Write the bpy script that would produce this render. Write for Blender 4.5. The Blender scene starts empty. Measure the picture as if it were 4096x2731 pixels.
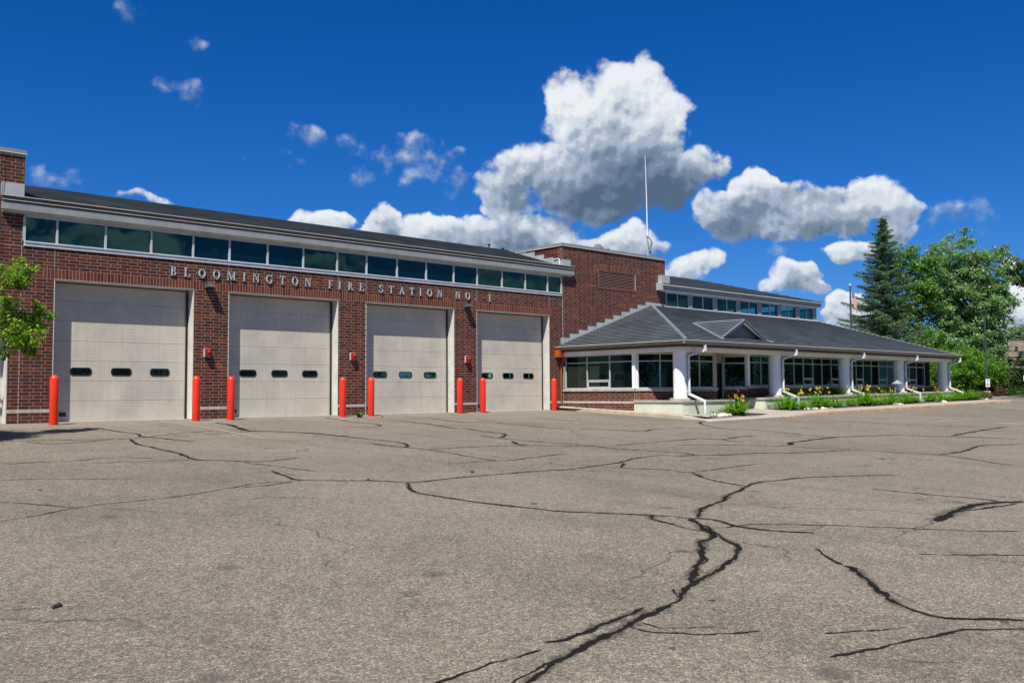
import bpy, math, random
import numpy as np
from mathutils import Vector, Matrix
random.seed(7); RNG = np.random.default_rng(11)
R = math.radians
scene = bpy.context.scene
COL = scene.collection

# ------------------------------------------------------------------ camera
CAM = Vector((-8.26142, -29.25816, 0.83572))
YAW, PITCH, ROLL, FPX = 0.82987, 0.05489, -0.00605, 3659.104
fw = Vector((math.cos(YAW)*math.cos(PITCH), math.sin(YAW)*math.cos(PITCH), math.sin(PITCH)))
rt = Vector((math.sin(YAW), -math.cos(YAW), 0)); up = rt.cross(fw)
rt, up = rt*math.cos(ROLL)+up*math.sin(ROLL), up*math.cos(ROLL)-rt*math.sin(ROLL)
cd = bpy.data.cameras.new('camera'); cam = bpy.data.objects.new('camera', cd); COL.objects.link(cam)
m = Matrix((rt, up, -fw)).transposed().to_4x4(); m.translation = CAM; cam.matrix_world = m
cd.sensor_width = 36; cd.lens = FPX/4096*36; cd.clip_end = 5000; cd.clip_start = .05
scene.camera = cam
scene.render.resolution_x = 1024; scene.render.resolution_y = 682
scene.view_settings.view_transform = 'Standard'; scene.view_settings.look = 'None'
scene.view_settings.exposure = EXPOSURE = 0.62; scene.view_settings.gamma = 1
scene.view_settings.use_curve_mapping = False

# ------------------------------------------------------------------ sun
SUN = Vector((-.69, -.47, 1.33)).normalized()
ld = bpy.data.lights.new('sun', 'SUN'); ld.energy = 5.0; ld.angle = R(.53); ld.color = (1, .965, .85)
lo = bpy.data.objects.new('sun', ld); COL.objects.link(lo)
lo.rotation_euler = SUN.to_track_quat('Z', 'Y').to_euler(); lo.location = (-30, -30, 60)

# ------------------------------------------------------------------ node helpers
class NT:
    def __init__(s, tree): s.t = tree; s.n = tree.nodes; s.l = tree.links
    def new(s, typ, **k):
        n = s.n.new(typ)
        for a, v in k.items(): setattr(n, a, v)
        return n
    def put(s, sock, v):
        if v is None: return
        if isinstance(v, bpy.types.NodeSocket): s.l.new(v, sock)
        else: sock.default_value = v
    def math(s, op, a, b=None, c=None, clamp=False):
        n = s.new('ShaderNodeMath', operation=op, use_clamp=clamp)
        s.put(n.inputs[0], a); s.put(n.inputs[1], b)
        if c is not None: s.put(n.inputs[2], c)
        return n.outputs[0]
    def vec(s, op, a, b=None, out=0):
        n = s.new('ShaderNodeVectorMath', operation=op)
        s.put(n.inputs[0], a)
        if b is not None: s.put(n.inputs[1], b)
        return n.outputs['Value'] if op in ('DOT_PRODUCT', 'LENGTH') else n.outputs[0]
    def rng(s, v, a, b, c=0, d=1, smooth=False):
        n = s.new('ShaderNodeMapRange', clamp=True)
        if smooth: n.interpolation_type = 'SMOOTHSTEP'
        for i, x in enumerate((v, a, b, c, d)): s.put(n.inputs[i], x)
        return n.outputs[0]
    def noise(s, co, scale, detail=3, rough=.55, dist=0, out=0):
        n = s.new('ShaderNodeTexNoise'); s.put(n.inputs['Vector'], co)
        n.inputs['Scale'].default_value = scale; n.inputs['Detail'].default_value = detail
        n.inputs['Roughness'].default_value = rough; n.inputs['Distortion'].default_value = dist
        return n.outputs[out]
    def voro(s, co, scale, feature='F1', out=0, detail=0, smooth=None, rnd=1):
        n = s.new('ShaderNodeTexVoronoi', feature=feature); s.put(n.inputs['Vector'], co)
        n.inputs['Scale'].default_value = scale; n.inputs['Randomness'].default_value = rnd
        if 'Detail' in n.inputs: n.inputs['Detail'].default_value = detail
        if smooth is not None: n.inputs['Smoothness'].default_value = smooth
        return n.outputs[out]
    def mix(s, f, a, b, blend='MIX'):
        n = s.new('ShaderNodeMix', data_type='RGBA', blend_type=blend)
        s.put(n.inputs[0], f); s.put(n.inputs[6], a); s.put(n.inputs[7], b)
        return n.outputs[2]

def c4(c): return (c[0], c[1], c[2], 1)

# ------------------------------------------------------------------ world: Nishita sky + cumulus clouds given by direction
BLOBS = [(0.875,0.323,0.044,0.03,1,0.82),(0.827,0.297,0.046,0.032,1,0.8),(0.902,0.288,0.031,0.038,1,0.8),(0.795,0.311,0.016,0.022,0.8,0.88),(0.869,0.269,0.066,0.036,1,0.55),(0.946,0.234,0.027,0.024,1,0.62),(0.897,0.227,0.062,0.033,1,0.08),(0.778,0.242,0.053,0.029,1,0.66),(0.737,0.217,0.041,0.023,1,0.5),(0.835,0.223,0.09,0.036,1,0.12),(0.715,0.201,0.022,0.015,0.8,0.5),(0.82,0.194,0.062,0.012,0.6,0.25),(0.768,0.18,0.057,0.021,0.8,0.4),(0.779,0.163,0.022,0.017,1,0.66),(0.86,0.163,0.036,0.019,1,0.62),(0.896,0.156,0.021,0.01,0.5,0.45),(0.688,0.178,0.03,0.017,1,0.6),(0.643,0.177,0.03,0.02,1,0.74),(0.601,0.183,0.027,0.018,0.9,0.48),(0.579,0.172,0.024,0.01,0.8,0.7),(0.536,0.182,0.024,0.012,1,0.78),(0.512,0.179,0.014,0.005,0.7,0.8),(0.729,0.167,0.048,0.023,0.9,0.42),(0.82,0.16,0.043,0.014,0.9,0.45),(1.005,0.211,0.027,0.021,1,0.74),(0.968,0.186,0.023,0.019,1,0.52),(1.033,0.195,0.048,0.022,1,0.42),(0.99,0.171,0.043,0.019,1,0.28),(1.113,0.19,0.039,0.02,1,0.74),(1.072,0.175,0.05,0.02,1,0.42),(1.141,0.177,0.022,0.019,1,0.58),(1.028,0.16,0.031,0.01,0.7,0.45),(1.095,0.144,0.025,0.01,0.7,0.6),(1.032,0.145,0.012,0.006,0.25,0.5),(1.143,0.157,0.02,0.009,0.7,0.4),(0.937,0.135,0.026,0.015,1,0.68),(0.914,0.126,0.018,0.01,0.9,0.6),(1.044,0.112,0.021,0.021,1,0.66),(1.025,0.104,0.014,0.008,0.8,0.8),(1.061,0.098,0.012,0.009,0.8,0.6),(1.084,0.077,0.016,0.017,1,0.7),(1.101,0.067,0.025,0.015,0.9,0.6),(1.247,0.08,0.021,0.029,1,0.75),(1.243,0.125,0.011,0.01,0.7,0.8),(0.544,0.262,0.028,0.01,0.32,0.42),(0.516,0.274,0.019,0.009,0.3,0.42),(0.489,0.244,0.022,0.011,0.27,0.35),(0.5,0.262,0.009,0.008,0.26,0.35),(0.603,0.25,0.024,0.014,0.32,0.42),(0.643,0.257,0.035,0.011,0.33,0.42),(0.663,0.232,0.024,0.015,0.34,0.42),(0.586,0.235,0.031,0.011,0.3,0.38),(0.612,0.231,0.017,0.008,0.24,0.35),(0.692,0.258,0.008,0.004,0.2,0.4),(0.703,0.229,0.011,0.008,0.2,0.4),(0.39,0.303,0.021,0.01,0.25,0.4),(0.408,0.309,0.01,0.012,0.22,0.4),(0.273,0.209,0.021,0.013,0.3,0.42),(0.36,0.195,0.023,0.005,0.5,0.8),(0.342,0.373,0.015,0.012,0.15,0.3),(0.406,0.358,0.015,0.008,0.15,0.3),(0.358,0.351,0.006,0.003,0.08,0.4),(1.181,0.169,0.017,0.013,0.19,0.35),(1.219,0.168,0.009,0.013,0.19,0.35),(2.93,0.165,0.05,0.022,1,0.75),(2.87,0.125,0.07,0.016,0.9,0.5),(2.8,0.15,0.05,0.02,0.9,0.7),(2.97,0.115,0.05,0.012,0.8,0.6),(2.66,0.11,0.05,0.02,0.7,0.5),(2.6,0.14,0.03,0.015,0.7,0.5)]
world = bpy.data.worlds.new('World'); scene.world = world; world.use_nodes = True
w = NT(world.node_tree); w.n.clear()
wo = w.new('ShaderNodeOutputWorld'); bg = w.new('ShaderNodeBackground')
sky = w.new('ShaderNodeTexSky', sky_type='NISHITA'); sky.sun_disc = False
sky.sun_elevation = math.asin(SUN.z); sky.sun_rotation = math.atan2(SUN.x, SUN.y)
sky.altitude = 0; sky.air_density = 1.0; sky.dust_density = .25; sky.ozone_density = 3.2
geo = w.new('ShaderNodeTexCoord').outputs['Generated']
sep = w.new('ShaderNodeSeparateXYZ'); w.put(sep.inputs[0], geo)
az = w.math('ARCTAN2', sep.outputs[0], sep.outputs[1]); el = w.math('ARCSINE', sep.outputs[2])
cmb = w.new('ShaderNodeCombineXYZ'); w.put(cmb.inputs[0], az); w.put(cmb.inputs[1], el)
P = cmb.outputs[0]
# gentle domain warp so that the lobes lose their round outline
wn = w.new('ShaderNodeTexNoise'); w.put(wn.inputs[0], P); wn.inputs['Scale'].default_value = 14; wn.inputs['Detail'].default_value = 3
wv = w.vec('SUBTRACT', wn.outputs['Color'], (.5, .5, .5)); wv = w.vec('MULTIPLY', wv, (.075, .05, 0))
PW = w.vec('ADD', P, wv)
field = None; wsum = None; ysum = None; thin = None
for (cx, cy, rx, ry, a, br) in BLOBS:
    if a < .4: rx, ry = rx*1.25, ry*1.25
    d = w.vec('SUBTRACT', PW, (cx, cy, 0)); d = w.vec('MULTIPLY', d, (1/rx/1.27, 1/ry/1.25, 0))
    r2 = w.vec('DOT_PRODUCT', d, d)
    v = w.math('MULTIPLY_ADD', r2, -a if a > .4 else -1.0*a-.10, a+(.04 if a < .4 else 0))
    field = v if field is None else w.math('SMOOTH_MAX', field, v, .12)
    v0 = w.math('MAXIMUM', w.math('ADD', v, .15), 0); v0 = w.math('MULTIPLY', v0, v0)
    yy = w.vec('DOT_PRODUCT', d, (-.12, .46, 0)); yy = w.math('ADD', yy, br-.5)
    wsum = v0 if wsum is None else w.math('ADD', wsum, v0)
    if a < .4: thin = v0 if thin is None else w.math('ADD', thin, v0)
    ysum = w.math('MULTIPLY', v0, yy) if ysum is None else w.math('MULTIPLY_ADD', v0, yy, ysum)
# clouds over the rest of the sky, outside the frame
gen = w.noise(geo, 3.2, 4, .6)
gen = w.math('MULTIPLY_ADD', gen, 5.0, -2.72)
daz = w.math('ABSOLUTE', w.math('SUBTRACT', az, .74)); off = w.rng(daz, .62, .95, 0, 1)
hi_ = w.rng(el, .38, .6, 0, 1); off = w.math('MAXIMUM', off, hi_)
gen = w.math('MULTIPLY_ADD', w.math('SUBTRACT', 1, off), -3, gen)
field = w.math('MAXIMUM', field, gen)
def puff(p):
    b = w.voro(p, 34, 'SMOOTH_F1', 0, 2, .9); n = w.noise(p, 26, 8, .66)
    b2 = w.voro(p, 80, 'SMOOTH_F1', 0, 1, .9)
    s_ = w.math('MULTIPLY_ADD', b, -.55, w.math('MULTIPLY', n, 1.35))
    return w.math('MULTIPLY_ADD', b2, -.16, s_)
n0 = puff(P); n1 = puff(w.vec('ADD', P, (-.0035, .0075, 0)))
f0 = w.math('ADD', field, w.math('SUBTRACT', n0, .33))
thin = w.math('DIVIDE', thin, w.math('ADD', wsum, .0005), clamp=True)
soft = w.noise(P, 7, 3, .5)
a_hard = w.rng(f0, .0, .30, 0, 1, True); a_soft = w.rng(f0, -.06, .55, 0, 1, True)
alpha = w.mix(w.math('MAXIMUM', w.rng(soft, .42, .62, 0, .75), thin), a_hard, a_soft)
alpha = w.math('MULTIPLY', alpha, w.math('MULTIPLY_ADD', thin, -.35, 1))
thick = w.rng(f0, .1, .9, 0, 1)
rel = w.math('DIVIDE', ysum, w.math('ADD', wsum, .02))
relief = w.math('SUBTRACT', n0, n1)
tone = w.math('ADD', rel, .55)
tone = w.math('MULTIPLY_ADD', relief, .75, tone)
tone = w.math('MULTIPLY_ADD', thick, -.14, w.math('ADD', tone, .10))
big = w.noise(P, 11, 4, .55); tone = w.math('MULTIPLY_ADD', w.math('SUBTRACT', big, .5), .55, tone)
ramp = w.new('ShaderNodeValToRGB'); w.put(ramp.inputs[0], tone)
cr_ = ramp.color_ramp; cr_.interpolation = 'EASE'
cr_.elements[0].position = 0; cr_.elements[0].color = (.060, .095, .145, 1)
cr_.elements[1].position = 1; cr_.elements[1].color = (.56, .58, .60, 1)
for p_, c_ in ((.3, (.12, .165, .225, 1)), (.55, (.25, .30, .37, 1)), (.78, (.44, .48, .53, 1))):
    e_ = cr_.elements.new(p_); e_.color = c_
SKYS = .053
skc = w.vec('MULTIPLY', sky.outputs[0], (SKYS*.44, SKYS*.70, SKYS*1.22))
gm = w.new('ShaderNodeHueSaturation'); gm.inputs['Saturation'].default_value = 1.12; gm.inputs['Value'].default_value = 1.0
w.put(gm.inputs['Color'], skc)
wis = w.rng(tone, 0, 1, .82, 1)
mixc = w.mix(w.math('MULTIPLY', alpha, .97), gm.outputs[0], ramp.outputs[0])
w.put(bg.inputs[0], mixc); bg.inputs[1].default_value = 1.0
w.l.new(bg.outputs[0], wo.inputs[0])
world.cycles.sampling_method = 'NONE'
scene.cycles.max_bounces = 6; scene.cycles.diffuse_bounces = 3; scene.cycles.glossy_bounces = 3; scene.cycles.transparent_max_bounces = 10

# ------------------------------------------------------------------ materials
def material(name):
    m = bpy.data.materials.new(name); m.use_nodes = True
    t = NT(m.node_tree); b = t.n['Principled BSDF']
    return m, t, b
def mat(name, col, rough=.6, var=.08, vs=3.0, bump=0.0, bs=60, metal=0, spec=.5, dirt=None, ds=.8, streak=0, coat=0):
    m, t, b = material(name)
    co = t.new('ShaderNodeTexCoord').outputs['Object']
    geo = t.new('ShaderNodeNewGeometry').outputs['Position']
    c = c4(col)
    n = t.noise(geo, vs, 5, .6)
    f = t.rng(n, .3, .7, 1-var*2, 1+var*2)
    k = t.mix(1, c, f, 'MULTIPLY')
    if streak:
        s_ = t.vec('MULTIPLY', geo, (6, 6, .35)); n2 = t.noise(s_, 1.5, 4, .6)
        k = t.mix(1, k, t.rng(n2, .42, .72, 1, 1-streak), 'MULTIPLY')
    if dirt:
        n3 = t.noise(geo, ds, 6, .65); k = t.mix(t.rng(n3, .5, .72, 0, .8), k, c4(dirt))
    t.put(b.inputs['Base Color'], k)
    r_ = t.noise(geo, vs*3, 3); t.put(b.inputs['Roughness'], t.rng(r_, .3, .7, max(.02, rough-.08), min(1, rough+.08)))
    b.inputs['Metallic'].default_value = metal; b.inputs['Specular IOR Level'].default_value = spec
    if coat: b.inputs['Coat Weight'].default_value = coat; b.inputs['Coat Roughness'].default_value = .12
    if bump:
        bp = t.new('ShaderNodeBump'); bp.inputs['Strength'].default_value = bump; bp.inputs['Distance'].default_value = .01
        t.put(bp.inputs['Height'], t.noise(geo, bs, 4, .6)); t.l.new(bp.outputs[0], b.inputs['Normal'])
    return m
def tinted(name, rough=.8, var=.1, vs=30, bump=.3, bs=120, spec=.3):
    m, t, b = material(name)
    geo = t.new('ShaderNodeNewGeometry').outputs['Position']
    a = t.new('ShaderNodeAttribute', attribute_name='tint').outputs['Color']
    n = t.noise(geo, vs, 5, .65); n2 = t.noise(geo, .7, 4, .6)
    k = t.mix(1, a, t.rng(n, .3, .7, 1-var*2, 1+var*2), 'MULTIPLY')
    k = t.mix(1, k, t.rng(n2, .35, .7, .93, 1.06), 'MULTIPLY')
    t.put(b.inputs['Base Color'], k); b.inputs['Roughness'].default_value = rough; b.inputs['Specular IOR Level'].default_value = spec
    if bump:
        bp = t.new('ShaderNodeBump'); bp.inputs['Strength'].default_value = bump; bp.inputs['Distance'].default_value = .004
        t.put(bp.inputs['Height'], t.noise(geo, bs, 4, .6)); t.l.new(bp.outputs[0], b.inputs['Normal'])
    return m
def leafmat(name, back=None, trans=.35, rough=.5):
    m, t, b = material(name)
    a = t.new('ShaderNodeAttribute', attribute_name='tint').outputs['Color']
    if back is not None:
        g = t.new('ShaderNodeNewGeometry').outputs['Backfacing']
        a = t.mix(g, a, t.mix(.75, a, c4(back)))
    t.put(b.inputs['Base Color'], a); b.inputs['Roughness'].default_value = rough; b.inputs['Specular IOR Level'].default_value = .35
    tr = t.new('ShaderNodeBsdfTranslucent'); t.put(tr.inputs[0], t.mix(1, a, (1.2, 1.35, .5, 1), 'MULTIPLY'))
    mx = t.new('ShaderNodeMixShader'); mx.inputs[0].default_value = trans
    t.l.new(b.outputs[0], mx.inputs[1]); t.l.new(tr.outputs[0], mx.inputs[2])
    t.l.new(mx.outputs[0], t.n['Material Output'].inputs[0])
    return m
def glass(name, tint=(.02, .05, .05), see=.0, rough=.0, refl=1.0, seecol=(.3, .4, .38), wav=.0):
    m, t, b = material(name)
    t.n.remove(b)
    g = t.new('ShaderNodeBsdfGlossy'); g.inputs['Roughness'].default_value = rough; g.inputs['Color'].default_value = (refl*.34, refl*.85, refl*.78, 1)
    d = t.new('ShaderNodeBsdfDiffuse'); d.inputs['Color'].default_value = c4(tint)
    tp = t.new('ShaderNodeBsdfTransparent'); tp.inputs['Color'].default_value = c4(seecol)
    m1 = t.new('ShaderNodeMixShader'); m1.inputs[0].default_value = see
    t.l.new(d.outputs[0], m1.inputs[1]); t.l.new(tp.outputs[0], m1.inputs[2])
    fr = t.new('ShaderNodeFresnel'); fr.inputs['IOR'].default_value = 1.75
    m2 = t.new('ShaderNodeMixShader'); t.l.new(fr.outputs[0], m2.inputs[0])
    t.l.new(m1.outputs[0], m2.inputs[1]); t.l.new(g.outputs[0], m2.inputs[2])
    t.l.new(m2.outputs[0], t.n['Material Output'].inputs[0])
    if wav:
        geo = t.new('ShaderNodeNewGeometry').outputs['Position']
        bp = t.new('ShaderNodeBump'); bp.inputs['Strength'].default_value = wav; bp.inputs['Distance'].default_value = .01
        t.put(bp.inputs['Height'], t.noise(geo, 1.3, 1)); t.l.new(bp.outputs[0], g.inputs['Normal']); t.l.new(bp.outputs[0], fr.inputs['Normal'])
    return m

M = {}
M['brick'] = tinted('brick clay', .8, .14, 26, .5, 150, .15)
M['mortar'] = mat('mortar', (.37, .315, .25), .95, .08, 8, .3, 200)
M['stone'] = mat('cast stone', (.42, .39, .34), .85, .06, 4, .25, 150, streak=.25)
M['sill'] = mat('white metal sill', (.60, .63, .68), .45, .04, 2, dirt=(.42, .42, .42), ds=1.2)
M['alu'] = mat('pale aluminium', (.42, .44, .47), .42, .04, 3)
M['dkalu'] = mat('grey aluminium', (.25, .27, .30), .42, .05, 3)
M['door'] = mat('beige steel door', (.505, .462, .392), .55, .05, 1.1, .08, 90, dirt=(.36, .34, .32), ds=.7, streak=.10)
M['jamb'] = mat('cream jamb', (.55, .54, .50), .5, .05, 2, dirt=(.42, .41, .38), ds=1.5)
def stained_door():
    m = M['door']; t = NT(m.node_tree); b = t.n['Principled BSDF']; old = b.inputs['Base Color'].links[0].from_socket
    g = t.new('ShaderNodeNewGeometry').outputs['Position']; s_ = t.new('ShaderNodeSeparateXYZ'); t.put(s_.inputs[0], g)
    n = t.noise(g, 2.2, 4, .6)
    d = t.math('ABSOLUTE', t.math('SUBTRACT', s_.outputs[0], 13.02))
    st = t.math('MULTIPLY', t.rng(d, .0, .16, .5, 0, True), t.rng(n, .3, .7, .4, 1))
    k = t.mix(st, old, (.21, .20, .19, 1))
    base = t.math('MULTIPLY', t.rng(s_.outputs[2], .0, .55, .40, 0, True), t.rng(n, .35, .7))
    k = t.mix(base, k, (.27, .25, .215, 1))
    d1 = t.math('ABSOLUTE', t.math('SUBTRACT', s_.outputs[0], 2.3)); zz = t.math('ABSOLUTE', t.math('SUBTRACT', s_.outputs[2], .28))
    gr = t.math('MULTIPLY', t.rng(d1, .2, 1.0, .5, 0, True), t.rng(zz, .05, .28, 1, 0, True)); gr = t.math('MULTIPLY', gr, t.rng(n, .4, .65))
    k = t.mix(gr, k, (.36, .41, .33, 1))
    t.put(b.inputs['Base Color'], k)
    m = M['red']; t = NT(m.node_tree); b = t.n['Principled BSDF']; old = b.inputs['Base Color'].links[0].from_socket
    g = t.new('ShaderNodeNewGeometry').outputs['Position']; s_ = t.new('ShaderNodeSeparateXYZ'); t.put(s_.inputs[0], g)
    n = t.noise(g, 9, 5, .7); n2 = t.noise(t.vec('MULTIPLY', g, (14, 14, 3)), 2.5, 4, .7)
    k = t.mix(t.math('MULTIPLY', t.rng(s_.outputs[2], -.05, .28, .75, 0, True), t.rng(n, .3, .6)), old, (.16, .06, .04, 1))
    k = t.mix(t.rng(n2, .64, .70, 0, .55), k, (.36, .05, .03, 1))
    t.put(b.inputs['Base Color'], k)
    m = M['brick']; t = NT(m.node_tree); b = t.n['Principled BSDF']; old = b.inputs['Base Color'].links[0].from_socket
    g = t.new('ShaderNodeNewGeometry').outputs['Position']; n = t.noise(t.vec('MULTIPLY', g, (2.2, 2.2, .22)), 1.2, 5, .65); n3 = t.noise(g, .45, 4, .6)
    k = t.mix(1, old, t.rng(n, .35, .68, .82, 1.10), 'MULTIPLY'); k = t.mix(t.rng(n3, .55, .75, 0, .16), k, (.20, .17, .15, 1))
    t.put(b.inputs['Base Color'], k)
M['black'] = mat('black rubber', (.012, .012, .014), .5, .1)
M['red'] = mat('red plastic', (.74, .030, .012), .33, .06, 3, spec=.5, dirt=(.50, .04, .02), ds=2.2)
M['fascia'] = mat('grey fascia', (.255, .265, .275), .5, .05, 2, streak=.15)
M['fascia_cream'] = mat('cream fascia', (.46, .43, .36), .6, .08, 2, dirt=(.22, .19, .14), ds=2.5)
M['gutter'] = mat('dark bronze gutter', (.075, .070, .070), .45, .08, 2)
M['gutter_wing'] = mat('grey brown gutter', (.17, .155, .148), .45, .05, 2)
M['lip'] = mat('pale metal edge', (.60, .57, .52), .45, .05, 3)
M['coping'] = mat('grey metal coping', (.22, .225, .225), .5, .06, 2, streak=.15)
M['roof_dark'] = mat('dark metal roof', (.030, .036, .042), .6, .22, .9, .1, 30)
M['roof_wing'] = mat('grey metal roof', (.108, .122, .135), .5, .12, .8, .06, 20, metal=.25)
M['roof_trim'] = mat('blue grey metal trim', (.145, .175, .21), .45, .05, 2)
M['flash'] = mat('galvanised flashing', (.40, .43, .45), .5, .06, 1.5, metal=.2)
M['brown'] = mat('dark brown board', (.055, .043, .036), .6, .08)
M['white'] = mat('white paint', (.76, .77, .80), .5, .02, 2, dirt=(.66, .66, .66), ds=1.1)
M['beam'] = mat('off white beam', (.86, .82, .77), .55, .04, 2, streak=.1)
M['soffit'] = mat('soffit board', (.45, .42, .38), .7, .05)
M['letter'] = mat('brushed metal letter', (.54, .56, .58), .35, .04, 5, metal=.3)
M['planter'] = mat('pale green stucco', (.60, .61, .49), .9, .05, 1.2, .3, 90, dirt=(.52, .48, .30), ds=1.6, streak=.14)
M['cap'] = mat('weathered cap stone', (.40, .37, .32), .9, .07, 3, .3, 120, dirt=(.25, .23, .19), ds=2)
M['kerb'] = mat('tan concrete kerb', (.36, .30, .225), .95, .08, 2.2, .35, 120, dirt=(.22, .17, .115), ds=1.4)
M['walk'] = mat('concrete walk', (.32, .275, .235), .95, .06, 1.3, .3, 160, dirt=(.25, .20, .155), ds=.9)
M['rust'] = mat('rust stained kerb', (.29, .185, .115), .95, .12, 2.0, .35, 100, dirt=(.30, .24, .18), ds=1.0)
M['gravel'] = mat('grey gravel', (.135, .13, .135), .95, .45, 22, 1.0, 60)
M['limestone'] = mat('limestone rock', (.62, .55, .43), .85, .12, 5, .5, 40)
M['orange'] = mat('orange paint', (.46, .085, .012), .5, .06, 3)
M['rustpipe'] = mat('rusty orange pipe', (.28, .065, .022), .6, .08, 4)
M['interior'] = mat('dark interior', (.035, .035, .036), .9, .1)
M['blind'] = mat('vertical blind', (.10, .14, .15), .8, .05)
M['glass'] = glass('window glass', (.006, .010, .010), .5, seecol=(.16, .20, .19), refl=.5)
M['glass_teal'] = glass('teal tinted glass', (.001, .009, .011), 0, refl=.78, wav=.10)
M['glass_office'] = glass('clear teal glass', (.003, .018, .022), .62, seecol=(.25, .62, .56), refl=.62, wav=.1)
M['redlens'] = mat('dark red lens', (.24, .010, .007), .25, .1)
M['port'] = glass('dark door window', (.004, .006, .007), 0, refl=.40, wav=.15)
M['louver'] = mat('pinkish brown louver', (.26, .135, .12), .5, .05)
M['conduit'] = mat('grey galvanised pipe', (.45, .46, .46), .45, .06, 4, metal=.4)
M['antenna'] = mat('white fibreglass', (.75, .76, .78), .4, .02)
M['teal'] = mat('teal cable', (.03, .16, .16), .5, .05)
M['bark'] = mat('grey bark', (.085, .066, .05), .95, .25, 6, .8, 25)
M['pole'] = mat('dark pole', (.035, .05, .06), .5, .05)
M['yellow'] = mat('worn line paint', (.31, .25, .18), .8, .1, 6)
M['wline'] = mat('white line paint', (.62, .60, .57), .8, .1, 5)
M['dark_debris'] = mat('dark debris', (.02, .016, .012), .9, .3, 60)
M['red_leaf'] = mat('dead red leaf', (.16, .045, .025), .8, .2, 60)
M['green_bit'] = mat('green weed', (.07, .12, .02), .7, .2, 60)
M['shingle'] = mat('brown shingle', (.155, .115, .095), .9, .25, 3, .5, 12)
M['housewall'] = mat('tan house wall', (.28, .17, .12), .9, .08)
M['sign'] = mat('sign white', (.72, .72, .72), .4, .03)
M['signred'] = mat('sign red', (.50, .03, .03), .4, .03)
M['signgreen'] = mat('sign green', (.02, .16, .12), .4, .03)
M['signblack'] = mat('sign black', (.02, .02, .02), .4, .03)
M['leaf'] = leafmat('broad leaf', None, .42)
M['pipe'] = mat('white painted downspout', (.60, .61, .63), .5, .03, 2, dirt=(.48, .47, .45), ds=1.4)
M['leaf_silver'] = leafmat('silver maple leaf', (.32, .42, .30), .35)
M['needle'] = leafmat('spruce needle', None, .12, .6)
M['petal'] = leafmat('flower petal', None, .35)
M['cloth'] = tinted('flag cloth', .85, .03, 20, 0)

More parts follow.
